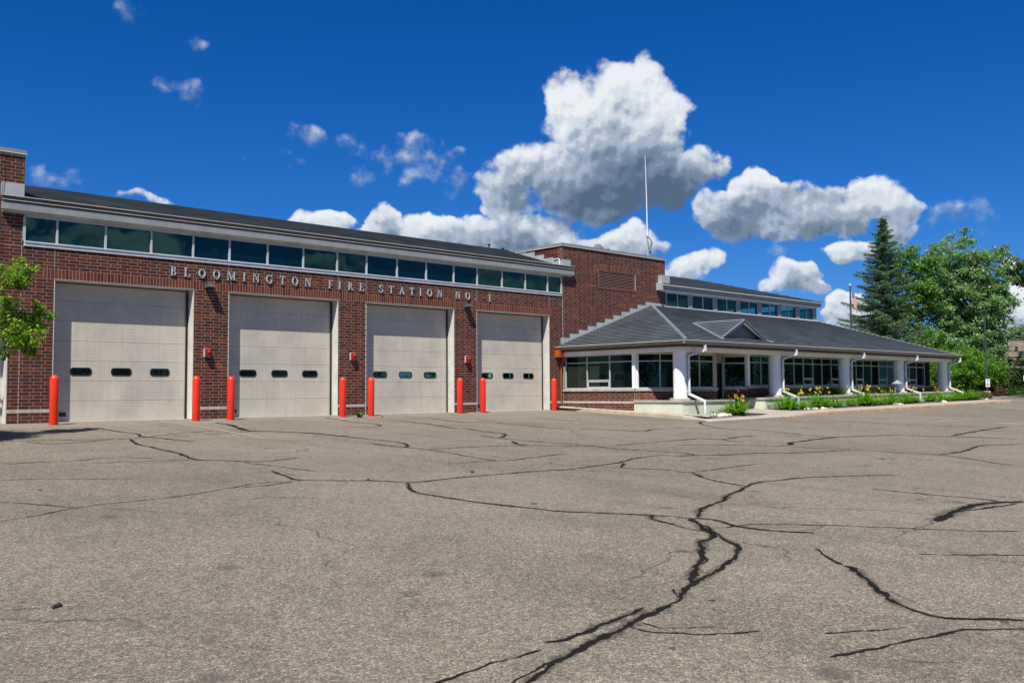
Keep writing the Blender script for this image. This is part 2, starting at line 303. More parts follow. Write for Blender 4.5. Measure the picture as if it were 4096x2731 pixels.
# ------------------------------------------------------------------ geometry helpers
class MB:
    def __init__(s): s.v = []; s.f = []; s.t = []; s.tint = None
    def face(s, pts, tint=None):
        n = len(s.v); s.v += [tuple(p) for p in pts]; s.f.append(tuple(range(n, n+len(pts)))); s.t.append(tint or s.tint or (1, 1, 1))
    def hexa(s, p, tint=None, skip=()):          # p: 8 corners, bottom ring then top ring (ccw seen from above)
        n = len(s.v); s.v += [tuple(q) for q in p]
        fs = {'b': (3, 2, 1, 0), 't': (4, 5, 6, 7), 's0': (0, 1, 5, 4), 's1': (1, 2, 6, 5), 's2': (2, 3, 7, 6), 's3': (3, 0, 4, 7)}
        for k, f in fs.items():
            if k in skip: continue
            s.f.append(tuple(n+i for i in f)); s.t.append(tint or s.tint or (1, 1, 1))
    def box(s, x0, x1, y0, y1, z0, z1, tint=None, skip=()):
        s.hexa([(x0, y0, z0), (x1, y0, z0), (x1, y1, z0), (x0, y1, z0), (x0, y0, z1), (x1, y0, z1), (x1, y1, z1), (x0, y1, z1)], tint, skip)
    def prism(s, pts, ext, tint=None):           # polygon pts (3-D), extruded by vector ext
        e = Vector(ext); a = [Vector(p) for p in pts]; b = [p+e for p in a]
        n = len(s.v); k = len(a); s.v += [tuple(p) for p in a+b]
        nrm = Vector((0, 0, 0))
        for i in range(k): nrm += a[i].cross(a[(i+1) % k])
        fl = nrm.dot(e) > 0
        T = tint or s.tint or (1, 1, 1)
        fa = tuple(range(n, n+k)); fb = tuple(range(n+k, n+2*k))
        s.f.append(fa[::-1] if fl else fa); s.t.append(T); s.f.append(fb if fl else fb[::-1]); s.t.append(T)
        for i in range(k):
            j = (i+1) % k; q = (n+i, n+j, n+k+j, n+k+i)
            s.f.append(q if fl else q[::-1]); s.t.append(T)
    def tube(s, pts, rad, n=8, cap=True, tint=None):
        pts = [Vector(p) for p in pts]; rs = rad if isinstance(rad, (list, tuple)) else [rad]*len(pts)
        base = len(s.v); T = tint or s.tint or (1, 1, 1); prev = None
        for i, p in enumerate(pts):
            d = (pts[min(i+1, len(pts)-1)]-pts[max(i-1, 0)]).normalized()
            if prev is None:
                a = d.cross(Vector((0, 0, 1)));  a = a if a.length > 1e-3 else Vector((1, 0, 0)); a.normalize()
            else: a = (prev-d*prev.dot(d)).normalized()
            prev = a; b = d.cross(a)
            for k in range(n):
                t = 2*math.pi*k/n; s.v.append(tuple(p+(a*math.cos(t)+b*math.sin(t))*rs[i]))
        for i in range(len(pts)-1):
            for k in range(n):
                a0 = base+i*n+k; a1 = base+i*n+(k+1) % n
                s.f.append((a0, a1, a1+n, a0+n)); s.t.append(T)
        if cap:
            s.f.append(tuple(base+k for k in range(n))[::-1]); s.t.append(T)
            e = base+(len(pts)-1)*n; s.f.append(tuple(e+k for k in range(n))); s.t.append(T)
    def lathe(s, prof, c=(0, 0, 0), n=24, tint=None):
        base = len(s.v); T = tint or s.tint or (1, 1, 1)
        for r, z in prof:
            for k in range(n):
                t = 2*math.pi*k/n; s.v.append((c[0]+r*math.cos(t), c[1]+r*math.sin(t), c[2]+z))
        for i in range(len(prof)-1):
            for k in range(n):
                a0 = base+i*n+k; a1 = base+i*n+(k+1) % n
                s.f.append((a0, a1, a1+n, a0+n)); s.t.append(T)
        s.f.append(tuple(base+k for k in range(n))[::-1]); s.t.append(T)
        e = base+(len(prof)-1)*n; s.f.append(tuple(e+k for k in range(n))); s.t.append(T)
    def mesh(s, name, smooth=False):
        me = bpy.data.meshes.new(name); me.from_pydata(s.v, [], s.f)
        at = me.color_attributes.new('tint', 'FLOAT_COLOR', 'CORNER')
        arr = np.ones((len(me.loops), 4), dtype=np.float32); i = 0
        cnt = [len(f) for f in s.f]
        arr[:, :3] = np.repeat(np.array(s.t, dtype=np.float32), cnt, axis=0)
        at.data.foreach_set('color', arr.ravel())
        if smooth: me.shade_smooth() if hasattr(me, 'shade_smooth') else None
        return me
    def build(s, name, material, parent=None, smooth=False, kind=None, label=None, loc=None, bevel=0):
        me = s.mesh(name, smooth); me.materials.append(material)
        if smooth: me.polygons.foreach_set('use_smooth', [True]*len(me.polygons))
        o = bpy.data.objects.new(name, me); COL.objects.link(o)
        if parent is not None: o.parent = parent
        if loc is not None: o.location = loc
        if kind: o['kind'] = kind
        if label: o['label'] = label
        if bevel:
            b = o.modifiers.new('bevel', 'BEVEL'); b.width = bevel; b.segments = 2; b.limit_method = 'ANGLE'
        return o
def empty(name, loc=(0, 0, 0), rz=0):
    o = bpy.data.objects.new(name, None); COL.objects.link(o); o.location = loc; o.rotation_euler.z = rz; o.empty_display_size = .3
    return o
def tag(o, label, cat, group=None):
    o['label'] = label; o['category'] = cat
    if group: o['group'] = group
    return o
def structure(o): o['kind'] = 'structure'; return o
def dup(o, parent=None, loc=None, name=None):
    c = o.copy(); COL.objects.link(c)
    if parent is not None: c.parent = parent
    if loc is not None: c.location = loc
    for ch in o.children: dup(ch, c)
    return c
def rnd(a, b): return random.uniform(a, b)

def rise(x): return .012*(math.sqrt((x-20)**2+4)+(x-20))/2
def G(x, y):
    xx = min(x, 62); return .032*max(min(y, 0), -70) + rise(xx)

# ================================================================== ground
def sheet(name, xs, ys, zf, m, kind='structure', parent=None):
    b = MB(); nx, ny = len(xs), len(ys)
    b.v = [(x, y, zf(x, y)) for y in ys for x in xs]
    for j in range(ny-1):
        for i in range(nx-1):
            a = j*nx+i; b.f.append((a, a+1, a+nx+1, a+nx)); b.t.append((1, 1, 1))
    o = b.build(name, m, parent, smooth=True); 
    if kind: o['kind'] = kind
    return o
def steps(a, b, d): n = max(1, int(round((b-a)/d))); return [a+(b-a)*i/n for i in range(n+1)]

def asphalt_material():
    m, t, b = material('worn asphalt with exposed aggregate')
    P_ = t.new('ShaderNodeNewGeometry').outputs['Position']
    v1 = t.voro(P_, 105, 'F1', 1); s1 = t.new('ShaderNodeSeparateColor'); t.put(s1.inputs[0], v1)
    v2 = t.voro(P_, 42, 'F1', 1); s2 = t.new('ShaderNodeSeparateColor'); t.put(s2.inputs[0], v2)
    v3 = t.voro(P_, 15, 'F1', 1); s3 = t.new('ShaderNodeSeparateColor'); t.put(s3.inputs[0], v3)
    st = t.new('ShaderNodeValToRGB'); t.put(st.inputs[0], s1.outputs[0]); r = st.color_ramp
    r.elements[0].position = 0; r.elements[0].color = (.046, .043, .036, 1)
    r.elements[1].position = 1; r.elements[1].color = (.40, .36, .28, 1)
    for p, c in ((.22, (.085, .071, .064, 1)), (.5, (.152, .129, .103, 1)), (.72, (.205, .174, .139, 1)), (.90, (.268, .228, .178, 1))):
        e = r.elements.new(p); e.color = c
    k = t.mix(1, st.outputs[0], t.rng(s2.outputs[0], 0, 1, .62, 1.38), 'MULTIPLY')
    k = t.mix(1, k, t.rng(s3.outputs[1], 0, 1, .91, 1.09), 'MULTIPLY')
    k = t.mix(.28, k, t.mix(t.math('GREATER_THAN', s1.outputs[1], .5), (.185, .130, .095, 1), (.155, .15, .12, 1)))
    # distance-independent patches: wear, faint stains, warmer strip near the doors
    n1 = t.noise(P_, .33, 6, .62); n2 = t.noise(P_, 1.9, 6, .68); n3 = t.noise(P_, 9, 5, .7); n4 = t.noise(P_, .09, 3, .5)
    k = t.mix(1, k, t.rng(n1, .3, .7, .87, 1.10), 'MULTIPLY')
    k = t.mix(1, k, t.rng(n2, .32, .68, .94, 1.06), 'MULTIPLY')
    k = t.mix(1, k, t.rng(n3, .3, .7, .94, 1.06), 'MULTIPLY')
    k = t.mix(1, k, t.rng(n4, .35, .65, .92, 1.08), 'MULTIPLY')
    st2 = t.vec('MULTIPLY', P_, (.5, .12, 1)); n5 = t.noise(st2, 1.1, 4, .6)
    k = t.mix(1, k, t.rng(n5, .55, .75, 1, .88), 'MULTIPLY')
    sp = t.new('ShaderNodeSeparateXYZ'); t.put(sp.inputs[0], P_)
    os_ = t.noise(P_, .55, 7, .7); k = t.mix(t.rng(os_, .55, .72, 0, .42), k, (.085, .075, .065, 1))
    spot = t.voro(P_, .8, 'F1', 0, 0); sn = t.noise(P_, 7, 5, .7); sp_ = t.math('ADD', spot, t.math('MULTIPLY', t.math('SUBTRACT', sn, .5), .22))
    k = t.mix(t.rng(sp_, .05, .13, .55, 0, True), k, (.05, .045, .042, 1))
    tr_ = t.vec('MULTIPLY', P_, (1.6, .07, 1)); tn = t.noise(tr_, 1.0, 3, .5); k = t.mix(1, k, t.rng(tn, .54, .68, 1, .90), 'MULTIPLY')
    wv_ = t.new('ShaderNodeTexNoise'); t.put(wv_.inputs[0], P_); wv_.inputs['Scale'].default_value = .9; wv_.inputs['Detail'].default_value = 5
    pw_ = t.vec('ADD', P_, t.vec('MULTIPLY', t.vec('SUBTRACT', wv_.outputs['Color'], (.5, .5, .5)), (1.5, 1.5, 0)))
    hc = t.voro(t.vec('MULTIPLY', pw_, (.30, .16, 0)), 1.0, 'DISTANCE_TO_EDGE', 0); hm = t.noise(P_, .5, 3, .6)
    k = t.mix(t.math('MULTIPLY', t.rng(hc, .0012, .0045, 1, 0), t.rng(hm, .44, .60, 0, .75)), k, (.035, .032, .03, 1))
    edge = t.math('ADD', sp.outputs[1], t.math('MULTIPLY', t.math('SUBTRACT', n1, .5), 2.2))
    k = t.mix(t.math('MULTIPLY', t.rng(edge, -2.6, -.4, 0, 1), .45), k, (.235, .185, .15, 1))
    t.put(b.inputs['Base Color'], k); b.inputs['Roughness'].default_value = .93; b.inputs['Specular IOR Level'].default_value = .22
    bp = t.new('ShaderNodeBump'); bp.inputs['Strength'].default_value = .75; bp.inputs['Distance'].default_value = .004
    h = t.math('ADD', t.voro(P_, 105, 'F1', 0), t.math('MULTIPLY', t.voro(P_, 42, 'F1', 0), .9))
    t.put(bp.inputs['Height'], h); t.l.new(bp.outputs[0], b.inputs['Normal'])
    return m
M['asphalt'] = asphalt_material()
def lawn_material():
    m, t, b = material('lawn'); P_ = t.new('ShaderNodeNewGeometry').outputs['Position']
    n = t.noise(P_, 1.2, 6, .7); n2 = t.noise(P_, 40, 3, .7)
    k = t.mix(t.rng(n, .3, .7), (.035, .07, .016, 1), (.075, .11, .03, 1)); k = t.mix(1, k, t.rng(n2, .3, .7, .7, 1.3), 'MULTIPLY')
    t.put(b.inputs['Base Color'], k); b.inputs['Roughness'].default_value = .95; return m
M['lawn'] = lawn_material()
sheet('asphalt_lot', steps(-46, 18, 4)+steps(19, 62, 1), steps(-66, 0.2, 3), G, M['asphalt'])
xs = [-1500, -500, -200, -100, -46]+steps(-40, 90, 5)+[120, 200, 400, 800, 1500]
ys = [-1500, -500, -200, -100]+steps(-70, 40, 5)+[60, 120, 300, 700, 1500]
sheet('ground', xs, ys, lambda x, y: G(x, y)-.14, M['lawn'])

# tar-sealed cracks: ragged ribbons 4 mm above the asphalt
CRACKS = [(0.05,[(0.1,-2.58),(0.33,-3.55),(0.36,-4.57),(0.45,-5.69),(0.25,-6.34),(0.3,-6.77),(0.4,-7.27),(0.51,-7.87),(0.67,-8.59)]),(0.035,[(-2.88,-6.49),(-2.27,-6.46),(-1.39,-6.73),(-0.66,-6.91),(-0.24,-7.0),(0.34,-6.68),(1.26,-6.04),(2.37,-5.51),(3.17,-5.62),(3.34,-6.32)]),(0.03,[(-2.42,-6.81),(-2.07,-7.64),(-1.17,-7.27),(-0.62,-6.99)]),(0.03,[(0.89,-6.77),(1.92,-6.53),(2.84,-6.3),(3.34,-6.32)]),(0.08,[(-0.27,-7.14),(-0.46,-7.8),(-0.67,-8.74),(-0.67,-9.33),(-0.73,-10.15),(-0.76,-11.13),(-0.89,-11.79),(-0.98,-12.5),(-0.69,-12.89),(-0.27,-13.47),(0.23,-13.4),(0.8,-13.18)]),(0.04,[(-4.07,-11.56),(-3.43,-11.47),(-2.91,-11.56),(-2.38,-11.35),(-1.95,-11.45),(-1.51,-11.91)]),(0.035,[(-2.71,-12.13),(-2.06,-12.28),(-1.32,-12.48),(-0.98,-12.63)]),(0.03,[(-0.53,-13.52),(-0.39,-14.17),(-0.27,-15.02),(-0.17,-15.48)]),(0.025,[(-4.63,-13.92),(-4.15,-14.05),(-3.53,-14.49),(-2.91,-14.87)]),(0.05,[(-5.54,-17.83),(-5.12,-17.63),(-4.61,-17.33),(-4.14,-17.18),(-3.67,-17.13),(-3.13,-17.03),(-2.55,-16.78),(-2.01,-16.51),(-1.59,-16.37),(-1.08,-16.46),(-0.99,-16.38)]),(0.05,[(-0.75,-14.97),(-0.86,-15.48),(-0.98,-16.1),(-0.99,-16.38),(-0.41,-16.9)]),(0.03,[(-2.09,-16.7),(-1.69,-16.67),(-1.21,-16.51)]),(0.05,[(-5.18,-16.29),(-4.93,-16.63),(-4.71,-17.07),(-4.56,-17.29)]),(0.09,[(4.09,-2.18),(4.07,-3.17),(3.69,-4.54),(3.37,-5.93),(3.85,-6.54),(4.31,-7.46),(4.52,-9.13)]),(0.04,[(8.56,-1.16),(8.48,-2.16)]),(0.045,[(4.38,-8.14),(4.48,-9.28),(4.58,-10.58),(4.55,-11.25),(4.35,-11.82),(3.9,-12.4),(3.8,-11.96),(3.86,-11.02)]),(0.045,[(3.9,-12.4),(3.95,-13.1),(3.89,-13.91),(3.67,-15.06),(3.68,-15.85),(4.69,-15.72),(5.97,-15.45)]),(0.03,[(2.41,-15.74),(3.06,-15.78),(3.68,-15.85)]),(0.05,[(9.64,-4.02),(9.65,-5.24),(9.36,-6.56),(9.0,-7.74),(9.14,-8.28),(8.88,-9.38),(8.77,-10.21),(8.38,-10.77),(7.63,-11.31),(7.78,-10.42)]),(0.04,[(7.63,-11.31),(7.55,-12.19),(7.67,-13.14),(7.92,-13.92),(7.87,-14.54),(7.82,-15.32),(8.16,-16.64)]),(0.035,[(3.95,-13.1),(4.87,-13.1),(5.78,-13.24),(6.61,-13.51),(7.87,-14.54)]),(0.05,[(7.15,-12.4),(6.66,-13.15),(6.58,-13.59)]),(0.045,[(11.39,-2.09),(11.71,-3.01),(11.31,-4.87),(11.38,-5.57),(12.15,-5.59),(12.02,-6.65),(11.95,-7.87),(11.85,-9.31),(12.75,-10.59),(13.26,-11.56),(14.13,-11.2),(15.15,-11.29)]),(0.03,[(15.27,-4.76),(15.29,-5.75),(15.08,-6.99)]),(0.025,[(12.2,-6.75),(13.51,-7.25),(14.66,-8.22),(17.01,-9.86)]),(0.03,[(8.25,-14.63),(9.38,-14.56),(11.02,-14.45)]),(0.06,[(-0.73,-16.68),(-0.19,-17.04),(0.05,-17.34),(0.18,-17.62),(0.59,-17.63),(1.18,-17.56),(2.08,-17.57),(2.9,-17.59),(3.7,-17.72),(4.42,-17.6),(5.41,-17.41),(6.3,-17.04),(7.29,-16.91),(7.43,-17.2)]),(0.09,[(0.18,-17.62),(-0.14,-18.09),(-0.34,-18.46),(-0.4,-18.86),(-0.35,-19.39),(-0.29,-19.95),(-0.14,-20.48),(0.02,-21.03),(0.28,-21.4),(0.89,-22.21)]),(0.05,[(5.41,-17.52),(4.85,-17.95),(4.7,-18.16),(5.0,-18.55),(5.15,-18.95)]),(0.03,[(4.5,-17.65),(4.69,-18.1)]),(0.03,[(3.65,-17.81),(3.86,-18.3)]),(0.04,[(8.2,-2.61),(8.05,-3.86),(8.11,-4.88),(7.87,-5.6),(7.44,-5.95),(6.51,-5.84)]),(0.1,[(0.69,-22.0),(0.49,-22.2),(0.43,-22.36),(0.38,-22.6)]),(0.05,[(20.1,-9.09),(19.01,-9.48),(18.09,-10.15),(17.21,-11.14),(16.85,-11.97),(16.85,-13.19),(16.5,-14.43),(16.12,-15.34),(16.23,-16.2)]),(0.07,[(11.94,-16.95),(12.52,-16.9),(13.21,-16.51),(13.78,-16.45),(15.38,-16.21),(16.42,-16.19),(17.44,-16.4),(18.65,-16.72),(19.31,-17.83),(20.05,-18.6),(20.28,-19.74)]),(0.04,[(15.32,-11.12),(15.89,-11.1),(15.91,-11.61),(16.72,-12.06)]),(0.045,[(11.0,-14.43),(11.71,-14.38),(12.27,-14.36),(12.51,-14.86),(13.7,-14.58),(14.74,-14.53)]),(0.04,[(12.51,-14.86),(12.18,-15.37),(12.35,-15.7)]),(0.035,[(9.82,-15.34),(10.81,-15.95),(11.56,-16.56),(11.95,-17.31),(12.19,-17.96),(12.48,-18.57),(12.7,-19.55),(12.94,-20.4),(12.59,-21.08),(12.23,-21.62),(11.85,-22.16),(11.87,-22.52)]),(0.05,[(13.02,-20.36),(13.99,-20.37),(14.72,-20.29),(16.19,-19.97),(17.11,-19.92),(18.41,-20.36)]),(0.04,[(7.33,-17.25),(7.89,-17.29),(8.64,-17.61),(9.54,-17.78),(10.26,-18.16),(10.97,-18.34),(12.25,-18.62)]),(0.04,[(8.14,-16.63),(8.16,-16.89),(8.07,-17.24)]),(0.04,[(5.04,-19.01),(5.13,-19.27),(5.78,-19.28),(6.64,-19.19),(7.54,-19.13)]),(0.06,[(5.15,-19.32),(4.64,-19.94),(4.39,-20.42),(4.25,-21.02),(4.37,-20.99),(4.93,-20.85),(5.37,-20.91),(6.07,-20.94),(6.82,-21.2),(7.96,-21.73)]),(0.1,[(4.23,-21.05),(3.66,-21.29),(3.08,-21.48),(2.57,-21.76),(1.91,-21.95),(1.45,-22.17),(1.05,-22.45)]),(0.1,[(0.87,-22.46),(0.99,-22.48),(1.05,-22.7),(0.94,-22.98),(0.88,-23.1),(0.9,-23.37),(1.04,-23.66),(1.21,-23.9)]),(0.06,[(0.51,-22.99),(0.88,-23.1),(1.21,-23.17),(1.66,-23.56),(2.12,-24.07),(2.46,-24.51),(2.82,-24.97),(3.28,-25.37)]),(0.14,[(0.87,-22.46),(0.64,-22.75),(0.4,-23.01),(0.23,-23.23)]),(0.06,[(0.34,-22.62),(0.29,-22.86),(0.3,-23.1)]),(0.05,[(0.84,-22.24),(0.93,-22.42)]),(0.05,[(5.63,-22.4),(5.65,-22.93),(5.78,-23.63),(5.85,-24.02),(5.75,-24.32),(5.85,-24.52)]),(0.1,[(3.2,-24.42),(3.79,-24.29),(4.39,-24.2),(4.96,-24.15),(5.55,-24.21),(5.94,-24.39),(6.11,-24.43)]),(0.05,[(4.24,-24.24),(4.93,-24.36),(5.71,-24.47)]),(0.07,[(19.81,-17.89),(21.54,-17.65),(23.14,-17.49),(25.35,-17.34),(25.94,-17.42)]),(0.03,[(22.61,-10.79),(23.08,-11.98),(23.3,-12.56)]),(0.03,[(26.16,-10.68),(26.78,-11.49),(27.09,-12.56)]),(0.025,[(30.54,-11.2),(31.16,-12.33),(31.98,-13.6)]),(0.03,[(28.2,-13.72),(29.4,-14.82),(29.34,-16.46)]),(0.03,[(23.74,-13.08),(24.26,-14.76),(24.57,-15.67),(25.05,-16.58),(25.18,-17.4)]),(0.11,[(0.65,-22.83),(0.38,-23.11),(0.2,-23.26),(-0.03,-23.39),(-0.31,-23.45),(-0.6,-23.69),(-0.91,-23.91),(-1.25,-24.11),(-1.59,-24.31),(-1.88,-24.51)]),(0.11,[(0.36,-23.16),(0.09,-23.46),(-0.07,-23.7),(-0.2,-23.85),(-0.48,-24.02),(-0.84,-24.19),(-1.19,-24.32),(-1.57,-24.44),(-1.9,-24.53),(-2.1,-24.61),(-2.37,-24.76),(-2.58,-24.83)]),(0.13,[(-2.58,-24.83),(-2.79,-24.88),(-3.04,-24.94),(-3.28,-25.0),(-3.53,-25.07),(-3.8,-25.13),(-4.04,-25.19),(-4.27,-25.26),(-4.44,-25.33),(-4.65,-25.4)]),(0.09,[(-2.84,-24.78),(-3.09,-24.82),(-3.36,-24.88),(-3.62,-24.93),(-3.78,-24.94),(-3.94,-24.96),(-4.03,-24.92)]),(0.05,[(-4.15,-25.03),(-4.27,-25.03),(-4.44,-25.02),(-4.59,-25.02),(-4.76,-25.06),(-4.88,-25.08),(-5.05,-25.07)]),(0.05,[(-4.26,-25.24),(-4.45,-25.27),(-4.65,-25.33),(-4.71,-25.35)]),(0.05,[(-2.17,-24.55),(-2.31,-24.66),(-2.35,-24.74)]),(0.04,[(-3.29,-25.01),(-3.31,-25.11),(-3.29,-25.22),(-3.16,-25.38),(-3.0,-25.51),(-2.77,-25.65)]),(0.03,[(-3.15,-25.03),(-3.15,-25.19),(-3.0,-25.32),(-2.84,-25.45),(-2.81,-25.5)]),(0.04,[(-0.9,-23.92),(-1.01,-24.05),(-1.21,-24.1)]),(0.08,[(0.38,-24.38),(0.23,-24.53),(0.04,-24.72),(-0.12,-24.88),(-0.15,-24.95)]),(0.15,[(-0.18,-24.98),(-0.23,-25.1),(-0.47,-25.3),(-0.67,-25.47),(-0.89,-25.67),(-1.03,-25.79)]),(0.09,[(-1.03,-25.79),(-1.18,-25.93),(-1.28,-26.1),(-1.33,-26.29),(-1.27,-26.42),(-1.23,-26.48),(-0.91,-26.76)]),(0.08,[(-2.85,-26.3),(-2.66,-26.33),(-2.47,-26.37),(-2.28,-26.42),(-1.99,-26.47),(-1.76,-26.53),(-1.57,-26.58),(-1.4,-26.68),(-1.15,-26.84)]),(0.06,[(0.94,-25.17),(1.16,-25.38),(1.76,-25.88)]),(0.03,[(-2.91,-25.58),(-2.8,-25.64),(-2.68,-25.69)]),(0.03,[(-2.41,-26.0),(-2.27,-26.07),(-2.06,-26.17),(-1.8,-26.29)]),(0.02,[(-6.5,-21.93),(-6.39,-21.95),(-6.21,-22.06)])]
def tar_material():
    m, t, b = material('crack sealant'); P_ = t.new('ShaderNodeNewGeometry').outputs['Position']
    a = t.new('ShaderNodeAttribute', attribute_name='tint').outputs['Color']
    s_ = t.new('ShaderNodeSeparateColor'); t.put(s_.inputs[0], a)       # r = distance from the centre line, g = strength
    n = t.noise(P_, 130, 3, .8); n2 = t.noise(P_, 9, 5, .75)
    th = t.math('MULTIPLY_ADD', n2, 1.0, t.math('MULTIPLY_ADD', n, 1.5, -.35))
    th = t.math('ADD', th, t.math('MULTIPLY', t.math('SUBTRACT', s_.outputs[1], 1), .55))
    al = t.rng(t.math('SUBTRACT', th, t.math('MULTIPLY', s_.outputs[0], 1.05)), -.08, .12, 0, 1)
    al = t.math('MULTIPLY', al, s_.outputs[1])
    k = t.mix(t.rng(n, .4, .75), (.007, .007, .007, 1), (.030, .027, .025, 1))
    t.put(b.inputs['Base Color'], k); b.inputs['Roughness'].default_value = .9; b.inputs['Specular IOR Level'].default_value = .08
    tp = t.new('ShaderNodeBsdfTransparent'); mx = t.new('ShaderNodeMixShader')
    t.put(mx.inputs[0], al); t.l.new(tp.outputs[0], mx.inputs[1]); t.l.new(b.outputs[0], mx.inputs[2])
    t.l.new(mx.outputs[0], t.n['Material Output'].inputs[0]); return m
M['tar'] = tar_material()
def crack_mesh():
    V = []; F = []; T = []
    ci = 0
    work = []
    for wd, pts in CRACKS:
        if len(pts) < 2: continue
        mx_ = sum(p[0] for p in pts)/len(pts); my_ = sum(p[1] for p in pts)/len(pts); dist = math.hypot(mx_-CAM.x, my_-CAM.y)
        f_ = .23 if dist < 9 else (.28 if dist < 14 else (.60 if dist < 20 else 1.05))
        work.append((wd*f_, pts, 1.0))
        if wd >= .09 and dist < 20: work.append((wd*f_*3.6, pts, .30))
    for wd, pts, stg in work:
        ci += 1
        # resample with Catmull-Rom and jitter
        P_ = [Vector((p[0], p[1])) for p in pts]; line = []
        for i in range(len(P_)-1):
            p0 = P_[max(i-1, 0)]; p1 = P_[i]; p2 = P_[i+1]; p3 = P_[min(i+2, len(P_)-1)]
            L = (p2-p1).length; n = max(2, int(L/(.035 if wd < .06 else .05)))
            for k in range(n):
                t = k/n
                line.append(.5*((2*p1)+(p2-p0)*t+(2*p0-5*p1+4*p2-p3)*t*t+(3*p1-p0-3*p2+p3)*t**3))
        line.append(P_[-1]); n = len(line); ph = rnd(0, 99); tot = 0
        rows = []
        for i, q in enumerate(line):
            d = (line[min(i+1, n-1)]-line[max(i-1, 0)]); d = d.normalized() if d.length > 1e-6 else Vector((1, 0))
            nn = Vector((-d.y, d.x)); j = math.sin(i*.9+ph)*.005+math.sin(i*.37+ph*2)*.010+rnd(-.007, .007)
            q2 = q+nn*j; end = min(i, n-1-i)/max(1, n-1); taper = min(1, .35+end*8)
            W = wd*taper*(1+.3*math.sin(i*.23+ph)+.2*math.sin(i*.71))*rnd(.75, 1.25)
            rows.append((q2, nn, W*rnd(.7, 1.3), W*rnd(.7, 1.3)))
        base = len(V); lev = .004+.0006*(ci % 5)
        for q2, nn, W, W2 in rows:
            for s_, dd in ((-1.15, 1.25), (-.38, .35), (0, 0.0), (.38, .35), (1.15, 1.25)):
                p = q2+nn*(s_*(W if s_ < 0 else W2)); V.append((p.x, p.y, G(p.x, p.y)+lev)); T.append((dd, stg, 0, 1))
        for i in range(len(rows)-1):
            for k in range(4):
                a = base+i*5+k; F.append((a, a+1, a+6, a+5))
    me = bpy.data.meshes.new('crack_sealant'); me.from_pydata(V, [], F)
    at = me.color_attributes.new('tint', 'FLOAT_COLOR', 'POINT'); at.data.foreach_set('color', np.array(T, dtype=np.float32).ravel())
    me.materials.append(M['tar']); o = bpy.data.objects.new('crack_sealant', me); COL.objects.link(o); o['kind'] = 'structure'
crack_mesh()

# painted lot lines
def line_paint(name, pts, w, m, lev=.008):
    b = MB()
    for (a, c) in zip(pts[:-1], pts[1:]):
        a = Vector(a); c = Vector(c); n = max(1, int((c-a).length/1.0)); d = (c-a).normalized(); q = Vector((-d.y, d.x))*w/2
        for i in range(n):
            p0 = a+(c-a)*i/n; p1 = a+(c-a)*(i+1)/n
            b.face([(p.x, p.y, G(p.x, p.y)+lev) for p in (p0+q, p0-q, p1-q, p1+q)][::-1])
    return structure(b.build(name, m))
for pts in ([(3.04, -.4), (2.82, -5.24), (2.44, -8.6)], [(8.79, -.4), (8.58, -2.73), (8.15, -8.3)], [(20.3, -.6), (20.1, -3.2), (19.6, -7.7)]):
    line_paint('bay_line', pts, .09, M['yellow'])
for pts in ([(40.87, -11.63), (41.9, -12.3)], [(40.6, -12.65), (41.2, -13.5)], [(27.7, -16.4), (28.6, -17.6)], [(52.1, -7.7), (53.2, -9.3)]):
    line_paint('parking_line', pts, .10, M['wline'])

# ================================================================== fire station
ST = empty('fire_station'); tag(ST, 'red brick fire station with four beige garage doors and a low office wing', 'fire station')
C_, L_ = .1016, .3048
PAL = [((.105, .031, .024), 5), ((.088, .027, .022), 6), ((.072, .025, .023), 5), ((.060, .028, .028), 3), ((.130, .036, .022), 3), ((.165, .050, .020), 1), ((.098, .037, .031), 3), ((.05, .024, .022), 2)]
PALF = [c for c, n in PAL for _ in range(n)]
def btint():
    c = random.choice(PALF); k = rnd(.88, 1.2); return (c[0]*k*.98, c[1]*k*rnd(.80, .92), c[2]*k*.76)
class Wall:
    """Brick face in a vertical plane: origin o, unit direction u along it, outward normal n."""
    def __init__(s, o, u, n): s.o = Vector(o); s.u = Vector(u); s.n = Vector(n)
    def pt(s, u, z, d=0): p = s.o+s.u*u+s.n*d; return (p.x, p.y, z)
    def hexa(s, b, u0, u1, z0, z1, d0, d1, tint=None, skip=()):   # d0 inner, d1 outer
        q = [s.pt(u0, z0, d1), s.pt(u1, z0, d1), s.pt(u1, z0, d0), s.pt(u0, z0, d0), s.pt(u0, z1, d1), s.pt(u1, z1, d1), s.pt(u1, z1, d0), s.pt(u0, z1, d0)]
        if s.u.cross(Vector((0, 0, 1))).dot(s.n) < 0: q = [q[i] for i in (1, 0, 3, 2, 5, 4, 7, 6)]
        b.hexa(q, tint, skip)
    def rows(s, u0, u1, z0, z1, holes=(), phase=0, cut=None):
        k0 = math.floor(z0/C_+1e-6); k1 = math.ceil(z1/C_-1e-6); out = []
        for k in range(k0, k1):
            za = max(k*C_, z0); zb = min((k+1)*C_, z1)
            if zb-za < .03: continue
            iv = [(u0, u1)]
            if cut: iv = cut((za+zb)/2, u0, u1)
            for (a, b, c, d) in holes:
                if zb > c+.02 and za < d-.02:
                    nv = []
                    for p, q in iv:
                        if b <= p or a >= q: nv.append((p, q)); continue
                        if a > p: nv.append((p, a))
                        if b < q: nv.append((b, q))
                    iv = nv
            off = phase+(L_/3 if k % 2 else 0)
            for p, q in iv:
                x = off+math.floor((p-off)/L_)*L_
                while x < q-1e-4:
                    a = max(x, p); b = min(x+L_, q)
                    if b-a > .028: out.append((a, b, za, zb))
                    x += L_
        return out
J = .0118
def brickmb(wl, b, r, d=None):
    a, c, z0, z1 = r; e = rnd(0, .0008) if d is None else d
    wl.hexa(b, a+J/2, c-J/2, z0+J/2, z1-J/2, -.012, e, btint(), skip=('s2', ))
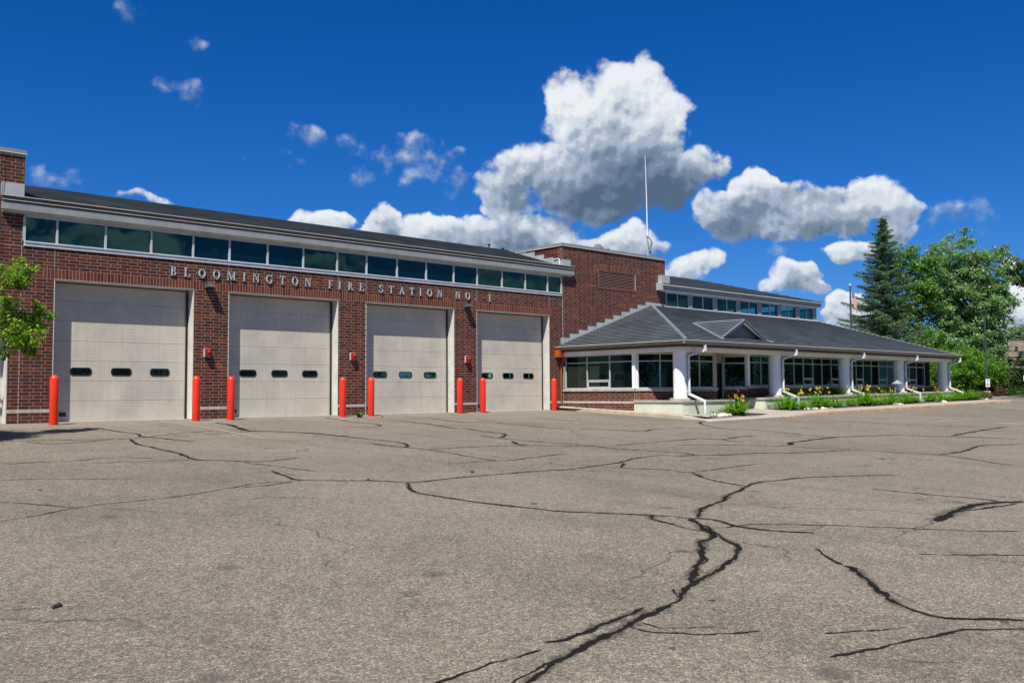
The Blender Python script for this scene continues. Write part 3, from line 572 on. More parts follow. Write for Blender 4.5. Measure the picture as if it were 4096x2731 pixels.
FW = Wall((0, 0, 0), (1, 0, 0), (0, -1, 0))
DOORS = [(0, 4.291), (5.5, 9.791), (11.0, 15.291), (16.5, 20.791)]
SIDE = (-4.0, -1.209, 2.44)
HEAD = 42*C_
# backing walls with openings (mortar colour), 0.30 thick, outer face 7 mm behind the brick faces
fwall = MB(); y0, y1 = .0016, .32
def slab(x0, x1, z0, z1): fwall.box(x0, x1, y0, y1, z0, z1)
slab(-9, SIDE[0], -.3, 5.19); slab(SIDE[0], SIDE[1], SIDE[2], 5.19); slab(SIDE[1], 0, -.3, 5.19)
for i, (a, b) in enumerate(DOORS):
    slab(a, b, HEAD, 5.19)
    slab(b, DOORS[i+1][0] if i < 3 else 21.66, -.3, 5.19)
slab(-9, -.86, 5.19, 7.88)
front = fwall.build('front_wall', M['mortar'], ST)
# stretcher bricks
holes = [(a, b, -1, HEAD) for a, b in DOORS]+[(SIDE[0], SIDE[1], -1, SIDE[2]), (-.305, 21.05, HEAD, HEAD+3*C_), (-9, 21.66, 3*C_, 4*C_)]
rs = FW.rows(-5.0, 21.655, 0, 5.19, holes)+FW.rows(-5.0, -.86, 5.19, 7.80, [(-1.47, -.86, 6.62, 6.96)])
rs.sort(key=lambda r: (Vector(((r[0]+r[1])/2, 0, (r[2]+r[3])/2))-CAM).length + (100 if r[0] < -1.6 else 0))
cache = {}
VAR = [btint() for _ in range(16)]
for r in rs[:300]:
    key = (round(r[1]-r[0], 3), round(r[3]-r[2], 3), random.randrange(16))
    if key not in cache:
        b = MB(); w_, h_, _ = key
        b.box(J/2, w_-J/2, -rnd(0, .0008), .012, J/2, h_-J/2, VAR[key[2]], skip=('s2',))
        cache[key] = b.mesh('brick'); cache[key].materials.append(M['brick'])
    o = bpy.data.objects.new('brick', cache[key]); COL.objects.link(o); o.parent = front; o.location = (r[0], 0, r[2])
b = MB()
for r in rs[300:]: brickmb(FW, b, r)
b.build('bricks', M['brick'], front, kind='stuff')
# soldier course over the doors: each brick its own object
scache = []
for i in range(10):
    b = MB(); b.box(J/2, C_-J/2, -rnd(0, .0008), .012, J/2, 3*C_-J/2, btint(), skip=('s2',)); me = b.mesh('soldier_brick'); me.materials.append(M['brick']); scache.append(me)
x = -.305
while x < 21.04:
    o = bpy.data.objects.new('soldier_brick', random.choice(scache)); COL.objects.link(o); o.parent = front; o.location = (x, 0, HEAD); x += C_
# stone band
for a, b_ in ((-9, SIDE[0]), (SIDE[1], 0), (4.291, 5.5), (9.791, 11.0), (15.291, 16.5), (20.791, 21.655)):
    b = MB(); b.box(a+.002, b_-.002, -.004, .012, 3*C_+.003, 4*C_-.003); b.build('stone_band', M['stone'], front)
# vertical control joints
for x in (-.90, 0.0, 5.5, 9.80, 11.0, 16.5, 20.79):
    z0 = 0 if x < -.5 else 5.19-.61
    b = MB(); b.box(x-.006, x+.006, -.0042, .003, z0+.02, 5.185 if x > -.5 else 5.18); b.build('control_joint', M['conduit'], front)
b = MB(); b.box(21.648, 21.664, -.006, .003, .9, 5.18); b.build('control_joint', M['stone'], front)

# garage doors
def rrect(cx, cz, w, h, r, n=5):
    pts = []
    for qx, qz, a0 in ((1, 1, 0), (-1, 1, 90), (-1, -1, 180), (1, -1, 270)):
        for k in range(n+1):
            t = R(a0+90*k/n); pts.append((cx+qx*(w/2-r)+r*math.cos(t), cz+qz*(h/2-r)+r*math.sin(t)))
    return pts
pb = MB(); PW_, PH = 4.15, .609                                     # one ribbed door section
prof = [(0, .002)]; ng = 5
yv = [(.0, .0)]
z = 0
prof = [(.011, .002), (.0, .008)]
for k in range(1, ng+1):
    zc = PH*k/(ng+1); prof += [(0, zc-.006), (.0035, zc), (0, zc+.006)]
prof += [(0, PH-.008), (.011, PH-.002)]
for (ya, za), (yb, zb) in zip(prof[:-1], prof[1:]):
    pb.face([(0, ya, za), (PW_, ya, za), (PW_, yb, zb), (0, yb, zb)])
pb.box(0, PW_, .0115, .045, .001, PH-.001)
panel_me = pb.mesh('door_panel'); panel_me.materials.append(M['door'])
DY = .42
for i, (a, b_) in enumerate(DOORS):
    fr = MB()                                                       # black side seals and head seal in front of the door edges
    fr.box(a+.02, a+.075, DY-.015, DY+.05, 0, HEAD-.02); fr.box(b_-.075, b_-.02, DY-.015, DY+.05, 0, HEAD-.02)
    fr.box(a+.075, b_-.075, DY-.013, DY+.05, HEAD-.055, HEAD-.02)
    fr.box(b_-.105, b_-.083, DY-.05, DY-.02, .02, HEAD-.1)
    D = fr.build('garage_door', M['black'], ST, label=['first garage door from the left, behind the leafy branch', 'second garage door from the left', 'third garage door, with a dark vertical stain', 'fourth garage door, next to the office wing'][i])
    for k in range(7):
        o = bpy.data.objects.new('door_panel', panel_me); COL.objects.link(o); o.parent = D; o.location = (a+.07, DY, .03+PH*k-.0)
        if k == 6: o.scale.z = (HEAD-.05-.03-6*PH)/PH
    for xc in (.93, 2.14, 3.36):
        f = MB(); w_, h_ = .64, .245
        outer = rrect(a+xc, 1.535, w_, h_, .10); inner = rrect(a+xc, 1.535, w_-.07, h_-.07, .075)
        n = len(outer)
        for q in range(n):
            r2 = (q+1) % n
            f.face([(outer[q][0], DY-.012, outer[q][1]), (outer[r2][0], DY-.012, outer[r2][1]), (inner[r2][0], DY-.016, inner[r2][1]), (inner[q][0], DY-.016, inner[q][1])][::-1])
            f.face([(outer[q][0], DY-.012, outer[q][1]), (outer[r2][0], DY-.012, outer[r2][1]), (outer[r2][0], DY+.003, outer[r2][1]), (outer[q][0], DY+.003, outer[q][1])])
            f.face([(inner[q][0], DY-.016, inner[q][1]), (inner[r2][0], DY-.016, inner[r2][1]), (inner[r2][0], DY-.003, inner[r2][1]), (inner[q][0], DY-.003, inner[q][1])][::-1])
        f.build('window_frame', M['black'], D)
        g = MB(); g.face([(x, DY-.003, z) for x, z in inner][::-1]); g.build('window_pane', M['port'], D)
    s = MB(); s.box(a+.075, b_-.075, DY-.012, DY+.03, .004, .032); s.build('bottom_seal', M['lip'], D)
    s = MB(); s.box(a+.24, a+.52, DY-.02, DY-.001, .17, .29); s.build('lift_handle', M['black'], D)
    jb = MB()                                                       # cream metal jambs and head return
    jb.box(a-.001, a+.018, -.002, DY+.06, 0, HEAD-.018); jb.box(b_-.018, b_+.001, -.002, DY+.06, 0, HEAD-.018)
    jb.box(a-.001, b_+.001, -.002, DY+.06, HEAD-.018, HEAD+.004)
    jb.box(a-.02, b_+.02, -.012, .10, HEAD+.004, HEAD+.012)
    jb.build('door_jamb', M['jamb'], ST)
    s = MB(); s.box(a+.002, b_-.002, -.02, DY-.02, -.05, .012); s.build('threshold', M['walk'], ST)
b = MB(); b.box(-9, 21.6, .60, .62, 0, 5); b.build('inner_wall', M['interior'], ST)
# side door bay at the left edge: white recessed jamb, panel and handle
b = MB(); b.box(SIDE[1]-.03, SIDE[1]-.001, -.002, .45, 0, SIDE[2]-.03); b.box(SIDE[0]+.001, SIDE[0]+.03, -.002, .45, 0, SIDE[2]-.03)
b.box(SIDE[0], SIDE[1], -.002, .45, SIDE[2]-.03, SIDE[2]+.004); sj = b.build('side_door', M['jamb'], ST)
b = MB(); b.box(SIDE[0]+.03, SIDE[1]-.03, .38, .43, 0, SIDE[2]-.03); b.build('door_leaf', M['jamb'], sj)
b = MB(); b.tube([(-1.60, .30, 1.05), (-1.60, .05, 1.05), (-1.60, .05, 1.32), (-1.60, .30, 1.32)], .03, 8); b.box(-1.72, -1.48, .02, .10, 1.12, 1.25); b.build('handle', M['conduit'], sj)

# clerestory of the garage: sill, header, mullions, panes
SX0, SX1 = -.85, 21.60
b = MB(); b.box(SX0, SX1, -.035, .12, 5.195, 5.325); b.box(SX0+.002, SX1-.002, -.062, -.03, 5.300, 5.332); sl = b.build('window_sill', M['sill'], ST)
b = MB(); b.box(SX0, SX1, -.012, .1, 6.045, 6.12); b.build('window_header', M['alu'], ST)
XM = [-.85, .05, 1.45, 2.86, 4.24, 5.51, 6.92, 8.32, 9.73, 11.02, 12.43, 13.85, 15.26, 16.53, 17.93, 19.31, 20.69, 21.58]
for i, x in enumerate(XM):
    w_ = .028 if 0 < i < len(XM)-1 else .035
    b = MB(); b.box(x-w_, x+w_, -.03, .06, 5.333, 6.044); b.build('mullion', M['alu'], ST)
for a, c in zip(XM[:-1], XM[1:]):
    b = MB(); e = rnd(-.003, .003); b.face([(a+.02, .03+e, 5.33), (c-.02, .03-e, 5.33), (c-.02, .03-e*.5, 6.05), (a+.02, .03+e*.5, 6.05)]); b.build('clerestory_pane', M['glass_teal'], ST)
b = MB(); b.box(-.8, 21.6, .32, .34, 5.19, 6.3); b.build('inner_wall', M['interior'], ST)

# garage roof edge: gutter, bright lips, fascia, cream lower board
FX0, FX1 = -1.49, 22.27
b = MB(); b.prism([(FX0, -.20, 6.58), (FX0, -.24, 6.575), (FX0, -.20, 6.47), (FX0, .10, 6.47), (FX0, .10, 6.58)][::-1], (FX1-FX0, 0, 0)); b.build('gutter', M['gutter'], ST)
b = MB(); b.box(FX0, FX1, -.252, -.241, 6.571, 6.587); b.box(FX0, FX1, -.215, -.198, 6.452, 6.4695); b.build('gutter_lip', M['lip'], ST)
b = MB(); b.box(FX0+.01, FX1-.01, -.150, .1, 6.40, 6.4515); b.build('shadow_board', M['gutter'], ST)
b = MB()
xs_ = [FX0+.01, 2.9, 8.8, 14.7, 20.0, FX1-.01]
for a, c in zip(xs_[:-1], xs_[1:]): b.box(a+.0015, c-.0015, -.185, .05, 6.19, 6.3995)
b.build('fascia', M['fascia'], ST)
b = MB(); b.prism([(FX0+.03, -.145, 6.1895), (FX0+.03, -.125, 6.122), (FX0+.03, 0.05, 6.122), (FX0+.03, .05, 6.1895)], (FX1-FX0-.12, 0, 0)); b.build('lower_fascia', M['fascia_cream'], ST)
# garage roof: stepped metal courses, one object (courses under 4 px)
def roof_courses(b, poly_l, poly_r, n, lip=.02):
    """poly_l/poly_r: (x,y,z) eave and ridge at the left and right side"""
    (l0, l1), (r0, r1) = poly_l, poly_r
    for k in range(n):
        t0, t1 = k/n, (k+1)/n
        a = Vector(l0).lerp(Vector(l1), t0); bb = Vector(r0).lerp(Vector(r1), t0); c = Vector(r0).lerp(Vector(r1), t1); d = Vector(l0).lerp(Vector(l1), t1)
        e = Vector((0, 0, lip))
        b.face([a+e, bb+e, c, d]); b.face([a, bb, bb+e, a+e])
b = MB(); roof_courses(b, ((-.865, -.2, 6.50), (-.865, 3.75, 7.735)), ((21.66, -.2, 6.50), (21.66, 3.75, 7.735)), 14, .03)
b.face([(-.865, 3.75, 7.735), (21.66, 3.75, 7.735), (21.66, 9, 6.2), (-.865, 9, 6.2)])
b.box(-.865, 21.66, 3.68, 3.82, 7.715, 7.755)
b.build('garage_roof', M['roof_dark'], ST)
b = MB(); b.prism([(21.66, -.2, 6.50), (21.66, -.2, 6.60), (22.26, -.2, 6.60), (22.26, -.2, 6.50)], (0, .19, 0)); b.build('roof_end', M['gutter'], ST)
for (x, y, z, h) in ((20.3, 3.55, 7.7, .20), (21.2, 3.55, 7.7, .12)):
    b = MB(); b.lathe([(.045, -.1), (.045, h-.05), (.09, h-.05), (.09, h), (.02, h+.03)], (x, y, z), 10); b.build('roof_vent', M['gutter'], ST)
# left end tower (chimney-like parapet) coping and flashing
b = MB(); b.box(-9.03, -.83, -.04, 4.0, 7.88, 8.0); b.build('coping', M['coping'], ST); b = MB(); b.box(-9.045, -.815, -.055, -.041, 7.872, 7.89); b.build('coping_edge', M['lip'], ST)
b = MB(); b.box(-9, -.865, .321, 4.0, 5.2, 7.879); b.build('left_tower', M['mortar'], ST)
LT = Wall((-.86, 0, 0), (0, 1, 0), (1, 0, 0)); b = MB()
for r in LT.rows(.02, 4.0, 6.5, 7.8): brickmb(LT, b, r)
b.build('bricks', M['brick'], ST, kind='stuff')
b = MB(); b.box(-1.49, -.872, -.022, -.004, 6.60, 6.945); b.build('flashing', M['flash'], ST)
b = MB(); b.tube([(-1.46, -.03, 7.95), (-1.44, -.05, 7.0), (-1.50, -.06, 6.2), (-1.46, -.03, 5.0), (-1.36, -.03, 3.2)], .007, 5); b.build('cable', M['black'], ST)
b = MB(); b.box(-9, -8.7, .32, 12, -.3, 7.88); b.box(-9, 48, 12, 12.3, -.3, 6); b.build('rear_wall', M['mortar'], ST)

# ---------------------------------------------------------------- tower
TX0, TX1 = 21.66, 29.22
tw = MB()
LV = (24.15, 26.85, 5.78, 6.60)
tw.box(TX0, LV[0], .0016, .30, 2.2, 7.55); tw.box(LV[1], TX1, .0016, .30, 2.2, 7.55); tw.box(LV[0], LV[1], .0016, .30, 2.2, LV[2]); tw.box(LV[0], LV[1], .0016, .30, LV[3], 7.55)
tw.box(TX0+.007, TX1-.007, .301, 6, 2.2, 7.55)
TW = tw.build('tower', M['mortar'], ST)
def roofz(x): return 2.86+.335*(x-21.27)
def cut(z, u0, u1):
    x = 21.27+(z-2.86)/.335; return [(u0, min(u1, max(u0, x+.35)))] if z < roofz(27.9) else [(u0, u1)]
b = MB()
hs = [(LV[0], LV[1], LV[2], LV[3]), (23.86, 27.12, 6.6, 6.6+3*C_)]
for r in FW.rows(TX0+.002, TX1, 2.45, 7.53, hs, phase=.05, cut=cut): brickmb(FW, b, r)
TL = Wall((TX0, 0, 0), (0, 1, 0), (-1, 0, 0))
for r in TL.rows(.0, 4.2, 6.4, 7.53, phase=.1): brickmb(TL, b, r)
b.build('bricks', M['brick'], TW, kind='stuff')
x = 23.86
while x < 27.1:
    o = bpy.data.objects.new('soldier_brick', random.choice(scache)); COL.objects.link(o); o.parent = TW; o.location = (x, 0, 6.604); x += C_
b = MB(); b.box(TX0-.035, TX1+.035, -.035, 6, 7.535, 7.665); b.build('coping', M['coping'], TW)
b = MB(); b.box(TX0-.05, TX1+.05, -.05, -.036, 7.527, 7.548); b.box(TX0-.05, TX0-.036, -.05, 6, 7.527, 7.548); b.build('coping_edge', M['lip'], TW)
# louvre
b = MB(); b.box(LV[0], LV[1], .02, .10, LV[2]-.03, LV[2]+.02); b.box(LV[0], LV[0]+.03, .02, .1, LV[2]+.02, LV[3]); b.box(LV[1]-.05, LV[1], .02, .1, LV[2]+.02, LV[3]); b.box(LV[0]-.02, LV[1]+.04, -.02, .03, LV[2]-.045, LV[2]-.0305)
lv = b.build('louver', M['louver'], ST)
for k in range(11):
    z = LV[2]+.03+k*.073; b = MB(); b.prism([(LV[0]+.03, .02, z), (LV[0]+.03, .012, z+.014), (LV[0]+.03, .085, z+.062), (LV[0]+.03, .093, z+.050)], (LV[1]-LV[0]-.08, 0, 0)); b.build('louver_slat', M['louver'], lv)
b = MB(); b.box(LV[0], LV[1], .15, .16, LV[2], LV[3]); b.build('louver_back', M['black'], lv)
# stepped flashings
for (ya, yb, zt) in ((0, .56, 6.86), (.562, 1.18, 7.05), (1.182, 1.81, 7.25), (1.812, 2.40, 7.45), (2.402, 3.2, 7.53)):
    b = MB(); b.box(TX0-.022, TX0-.003, ya, yb, 6.50+ya*.31, zt); b.build('flashing', M['flash'], TW)
b = MB(); b.box(TX0-.02, 22.2, -.024, -.005, 6.60, 6.90); b.build('flashing', M['flash'], TW)
b = MB(); b.tube([(21.50, .02, 6.52), (21.50, .02, 6.84), (21.50, .04, 6.89), (21.50, .10, 6.92), (21.50, .36, 6.92), (21.50, .42, 6.90), (21.5, .44, 6.84)], .022, 8); b.build('gooseneck_pipe', M['antenna'], TW)
for k in range(10):
    xa = 21.51+.61*k; xb = xa+.61; zt = 3.285+.2032*k
    b = MB(); b.prism([(xa+.001, -.005, roofz(xa)-.12), (xb-.001, -.005, roofz(xb)-.12), (xb-.001, -.005, zt), (xa+.001, -.005, zt)], (0, -.018, 0)); b.build('flashing', M['flash'], TW)
b = MB(); b.prism([(27.611, -.005, 5.0), (29.22, -.005, 5.0), (29.22, -.005, 5.26), (27.611, -.005, 5.30)], (0, -.018, 0)); b.build('flashing', M['flash'], TW)

# ---------------------------------------------------------------- office wing
OW = ST
XL, YF, XR = 21.27, -7.18, 48.0
AZ, EZ = 5.15, 2.86                                                # apex and eave heights
AL = Vector((28.1, 0, AZ)); AR = Vector((44.3, 0, AZ-.04)); EL = Vector((XL, YF, EZ)); ER = Vector((XR, YF, EZ-.05)); EL0 = Vector((XL, 0, EZ))
NC = 28; b = MB()
for k in range(NC):
    t0, t1 = k/NC, (k+1)/NC; e = Vector((0, 0, .052))
    a0, a1 = EL.lerp(AL, t0), EL.lerp(AL, t1); c0, c1 = ER.lerp(AR, t0), ER.lerp(AR, t1)
    oy = Vector((0, -.03, 0)); ox = Vector((-.03, 0, 0)); sl = Vector((0, 0, -.010))
    b.face([a0+e+oy+ox+sl, c0+e+oy-ox+sl, c1+e*.1, a1+e*.1]); b.face([a0-e*.2, c0-e*.2, c0+e*.8+oy-ox+sl, a0+e*.8+oy+ox+sl])
    b.face([a0+e*.8+oy+ox+sl, c0+e*.8+oy-ox+sl, c0+e+oy-ox+sl, a0+e+oy+ox+sl])
    l0 = Vector((a0.x, -.024, a0.z)); l1 = Vector((a1.x, -.024, a1.z))
    if k < NC-1 or True: b.face([l0+e+ox+sl, a0+e+ox+oy+sl, a1+e*.1, l1+e*.1]); b.face([l0-e*.2, a0-e*.2, a0+e*.8+ox+oy+sl, l0+e*.8+ox+sl]); b.face([l0+e*.8+ox+sl, a0+e*.8+ox+oy+sl, a0+e+ox+oy+sl, l0+e+ox+sl])
    r0 = Vector((c0.x, 9, c0.z)); r1 = Vector((c1.x, 9, c1.z)); b.face([c0+e, r0+e, r1+e*.1, c1+e*.1]); b.face([c0-e*.2, r0-e*.2, r0+e, c0+e])
b.build('roof_courses', M['roof_wing'], OW, kind='stuff')
def strip(p, q, w, h, m, name, par, up_=Vector((0, 0, 1))):
    p, q = Vector(p), Vector(q); d = (q-p).normalized(); s_ = d.cross(up_).normalized()*w/2; hh = Vector((0, 0, h))
    b = MB(); b.hexa([p+s_-hh, p-s_-hh, q-s_-hh, q+s_-hh, p+s_*.5+hh, p-s_*.5+hh, q-s_*.5+hh, q+s_*.5+hh][:8]); return b.build(name, m, par)
strip(EL+Vector((0, 0, .05)), AL+Vector((0, 0, .06)), .16, .035, M['roof_trim'], 'hip_cap', OW)
strip(ER+Vector((0, 0, .03)), AR+Vector((0, 0, .03)), .10, .02, M['gutter'], 'hip_cap', OW)
# gutters
b = MB(); b.prism([(XL-.30, YF-.10, 2.845), (XL-.30, YF-.12, 2.83), (XL-.30, YF-.05, 2.70), (XL-.30, YF+.03, 2.70), (XL-.30, YF+.03, 2.845)][::-1], (XR-XL+.42, 0, 0))
b.prism([(XL-.12, .0, 2.84), (XL-.14, .0, 2.83), (XL-.06, .0, 2.70), (XL+.03, .0, 2.70), (XL+.03, .0, 2.84)], (0, YF-.05, 0))
b.v = [((max(v[0], XL-.14) if v[1] < -6 else v[0]), v[1], v[2]) for v in b.v]
b.build('gutter', M['gutter_wing'], OW)
b = MB(); b.box(XL-.152, XR+.12, YF-.132, YF-.1205, 2.832, 2.852); b.box(XL-.153, XL-.141, YF-.12, 0.0, 2.832, 2.852); b.build('gutter_lip', M['lip'], OW)
for i in range(60):
    x = XL+.5+i*.46
    if x > XR: break
b = MB(); b.box(XL+.035, XR, YF+.035, -6.78, 2.615, 2.64); b.box(XL+.035, 21.65, -6.779, -.01, 2.615, 2.64); b.box(21.651, XR, -6.779, -.01, 2.60, 2.64); b.build('soffit', M['brown'], OW)
b = MB(); b.box(XL-.0, XL+.034, YF+.04, -.01, 2.60, 2.70); b.box(XL-.0, XR, YF+.032, YF+.06, 2.60, 2.699); b.build('fascia', M['brown'], OW)
# beam
b = MB(); b.box(21.42, 21.64, -6.52, -.01, 2.42, 2.614); b.prism([(21.42, -6.521, 2.42), (21.64, -6.521, 2.42), (21.9, -6.60, 2.42), (21.9, -6.80, 2.42), (21.72, -6.80, 2.42)], (0, 0, .194))
b.box(21.901, 47.7, -6.80, -6.60, 2.42, 2.614); b.build('beam', M['beam'], OW)
b = MB(); b.box(21.645, 47.5, -6.59, .0, 2.50, 2.52); b.build('porch_ceiling', M['soffit'], OW)

def brick_seg(p0, p1, z0, z1, par, phase=0, indiv=False, ends=0):
    p0, p1 = Vector((*p0, 0)), Vector((*p1, 0)); u = (p1-p0); L = u.length; u.normalize(); n = u.cross(Vector((0, 0, 1)))
    wl = Wall(p0, u, n); b = MB(); wl.hexa(b, 0, L, z0, z1, -.25, -.0016); o = b.build('wall', M['mortar'], par)
    bb = MB()
    for r in wl.rows(0, L, z0, z1, [(-1, L+1, 3*C_, 4*C_)], phase): brickmb(wl, bb, r)
    bb.build('bricks', M['brick'], o, kind='stuff')
    sb = MB(); wl.hexa(sb, .001, L-.001, 3*C_+.003, 4*C_-.003, -.01, .003); sb.build('stone_band', M['stone'], o)
    return wl, L
def stone_sill(wl, L, z, ext=.0, unit=1.22, par=None):
    n = max(1, round(L/unit))
    for i in range(n):
        b = MB(); wl.hexa(b, L*i/n+.003-(ext if i == 0 else 0), L*(i+1)/n-.003+(ext if i == n-1 else 0), z-.095, z, -.10, .05); b.build('sill_stone', M['stone'], par or OW)
def windows(wl, us, z0, z1, zt, par, hoppers=(), gl=None, d=-.06, blinds=()):
    """frame bars at the positions us, a transom at zt, hopper vents in some bays"""
    gl = gl or M['glass']
    fb = MB(); w2 = .021
    wl.hexa(fb, us[0], us[-1], z0, z0+.05, d-.05, d+.05); wl.hexa(fb, us[0], us[-1], z1-.04, z1, d-.05, d+.05)
    for u in us: wl.hexa(fb, u-w2, u+w2, z0+.0501, z1-.0401, d-.05, d+.048)
    for a, c in zip(us[:-1], us[1:]): wl.hexa(fb, a+w2, c-w2, zt-.022, zt+.022, d-.05, d+.045)
    fr = fb.build('window', M['alu'], par)
    for i, (a, c) in enumerate(zip(us[:-1], us[1:])):
        for (za, zb) in ((z0+.05, zt-.022), (zt+.022, z1-.04)):
            if i in hoppers and za < zt-.1: za = z0+.40
            e = rnd(-.0015, .0015); g = MB(); g.face([wl.pt(a+w2, za, d+e), wl.pt(c-w2, za, d-e), wl.pt(c-w2, zb, d-e), wl.pt(a+w2, zb, d+e)])
            g.build('pane', gl, fr)
        if i in hoppers:
            h = MB(); za, zb = z0+.05, z0+.40
            wl.hexa(h, a+w2, c-w2, zb-.05, zb, d-.04, d+.047); wl.hexa(h, a+w2, a+w2+.05, za, zb-.05, d-.04, d+.03); wl.hexa(h, c-w2-.07, c-w2, za, zb-.05, d-.04, d+.03)
            wl.hexa(h, a+w2+.05, c-w2-.07, za, za+.05, d-.04, d+.035); wl.hexa(h, a+w2+.05, c-w2-.07, zb-.10, zb-.06, d-.04, d+.035)
            h.build('hopper_frame', M['alu'], fr)
            g = MB(); g.face([wl.pt(a+w2+.05, za+.05, d), wl.pt(c-w2-.07, za+.05, d), wl.pt(c-w2-.07, zb-.10, d), wl.pt(a+w2+.05, zb-.10, d)]); g.build('pane', gl, fr)
        if i in blinds:
            bl = MB(); n = int((c-a)/.10)
            for k in range(n):
                u = a+w2+(c-a-2*w2)*(k+.5)/n; wl.hexa(bl, u-.040, u+.034, z0+.1, z1-.05, d-.21-.01*(k % 2), d-.2)
            bl.build('blind', M['blind'], fr)
    return fr
SZ = .935
# end wall (faces left), chamfer, front walls with an entry alcove
A0, A1, A2 = (21.66, -.006), (21.66, -4.19), (23.13, -5.66)
wlE, LE = brick_seg(A0, A1, -.35, SZ-.095, OW); stone_sill(wlE, LE, SZ, .02)
windows(wlE, [.14, 1.46, 2.79, 4.09], SZ, 2.42, 2.10, OW, hoppers=(1,))
wlC, LC = brick_seg(A1, A2, -.45, SZ-.095, OW, phase=.1); stone_sill(wlC, LC, SZ, .0, 1.1)
windows(wlC, [.12, 1.09, LC-.02], SZ, 2.42, 2.10, OW, blinds=())
cp = MB(); cp.box(21.60, 21.68, -4.28, -4.12, SZ, 2.50); cp.box(21.70, 21.79, -4.33, -4.22, SZ, 2.50); cp.build('corner_post', M['white'], OW)
wlF, LF = brick_seg(A2, (25.5, -5.66), -.45, SZ-.095, OW); stone_sill(wlF, LF, SZ+.02, .05)
windows(wlF, [.25, 1.15, 2.15], SZ+.02, 2.40, 2.10, OW)
wlA, LA = brick_seg((25.5, -5.66), (25.5, -4.89), -.3, 2.45, OW)
al2 = (27.08, -4.89); al3 = (27.85, -5.66)
b = MB(); b.box(25.51, 27.08, -4.88, -4.80, -.2, 2.5); b.build('entry_wall', M['dkalu'], OW)
db = MB(); db.box(26.1, 26.16, -4.93, -4.885, -.1, 2.15); db.box(26.98, 27.06, -4.93, -4.885, -.1, 2.15); db.box(26.161, 26.979, -4.93, -4.885, 2.08, 2.15)
ED = db.build('entry_door', M['dkalu'], OW)
g = MB(); g.face([(26.17, -4.895, .0), (26.97, -4.895, .0), (26.97, -4.895, 2.07), (26.17, -4.895, 2.07)]); g.build('pane', M['glass'], ED)
g = MB(); g.tube([(26.25, -4.93, 1.0), (26.25, -5.0, 1.0), (26.25, -5.0, 1.35), (26.25, -4.93, 1.35)], .013, 6); g.build('handle', M['conduit'], ED)
wlG, LG = brick_seg(al2, al3, -.3, SZ-.06, OW); stone_sill(wlG, LG, SZ+.035, .0, 1.1)
windows(wlG, [.06, LG-.06], SZ+.035, 2.40, 2.08, OW)
wlH, LH = brick_seg(al3, (47.1, -5.66), -.25, SZ, OW, phase=.2); stone_sill(wlH, LH, SZ+.095, .03)
xsH = [28.0, 29.05, 30.0, 30.9, 31.95, 32.82, 33.74, 34.62, 35.56, 36.5, 37.4, 38.2, 39.0, 39.9, 40.8, 41.75, 42.8, 43.7, 44.55, 45.5, 46.6]
windows(wlH, [x-27.85 for x in xsH], SZ+.095, 2.43, 2.12, OW, hoppers=(5, 8, 11, 14, 18), blinds=(2, 6, 7, 10, 12, 13, 16, 17, 19))
b = MB(); b.box(27.80, 28.02, -5.72, -5.58, SZ+.1, 2.5); b.build('corner_post', M['white'], OW)
b = MB(); b.box(47.10, 47.3, -5.655, 2, -.2, 2.5); b.box(21.9, 47.1, -2.2, -2.0, -.2, 2.5); b.box(21.7, 47.09, -5.4, -2.2, -.1, .0); b.build('inner_wall', M['interior'], OW)
b = MB(); b.box(29.85, 30.1, -5.95, -5.68, .45, .95); b.build('utility_box', M['dkalu'], OW)
# header between the window tops and the porch ceiling
b = MB(); wlE.hexa(b, 0, LE, 2.421, 2.50, -.12, -.02); wlC.hexa(b, 0, LC, 2.421, 2.50, -.12, -.02); wlF.hexa(b, 0, LF, 2.401, 2.50, -.12, -.02); wlG.hexa(b, 0, LG, 2.401, 2.50, -.12, -.02); wlH.hexa(b, 0, LH, 2.431, 2.50, -.12, -.02)
b.build('window_header', M['soffit'], OW)
# columns
COLX = [21.98, 29.07, 35.53, 41.63, 47.4]; CB = [.54, .62, .69, .745, .76]
for i, (x, zb) in enumerate(zip(COLX, CB)):
    b = MB(); b.lathe([(.29, zb), (.29, 2.425)], (x, -6.35, 0), 40); o = b.build('column', M['white'], OW, smooth=True)
    em = o.modifiers.new('e', 'EDGE_SPLIT'); em.split_angle = R(40)
    s = MB(); s.lathe([(.44, zb-.13), (.44, zb-.02), (.41, zb-.001)], (x, -6.35, 0), 8); s.build('column_base', M['cap'], o)
    s = MB(); s.box(x-.295, x-.275, -6.42, -6.28, zb-.0, 2.42); s.build('column_cover', M['white'], o)
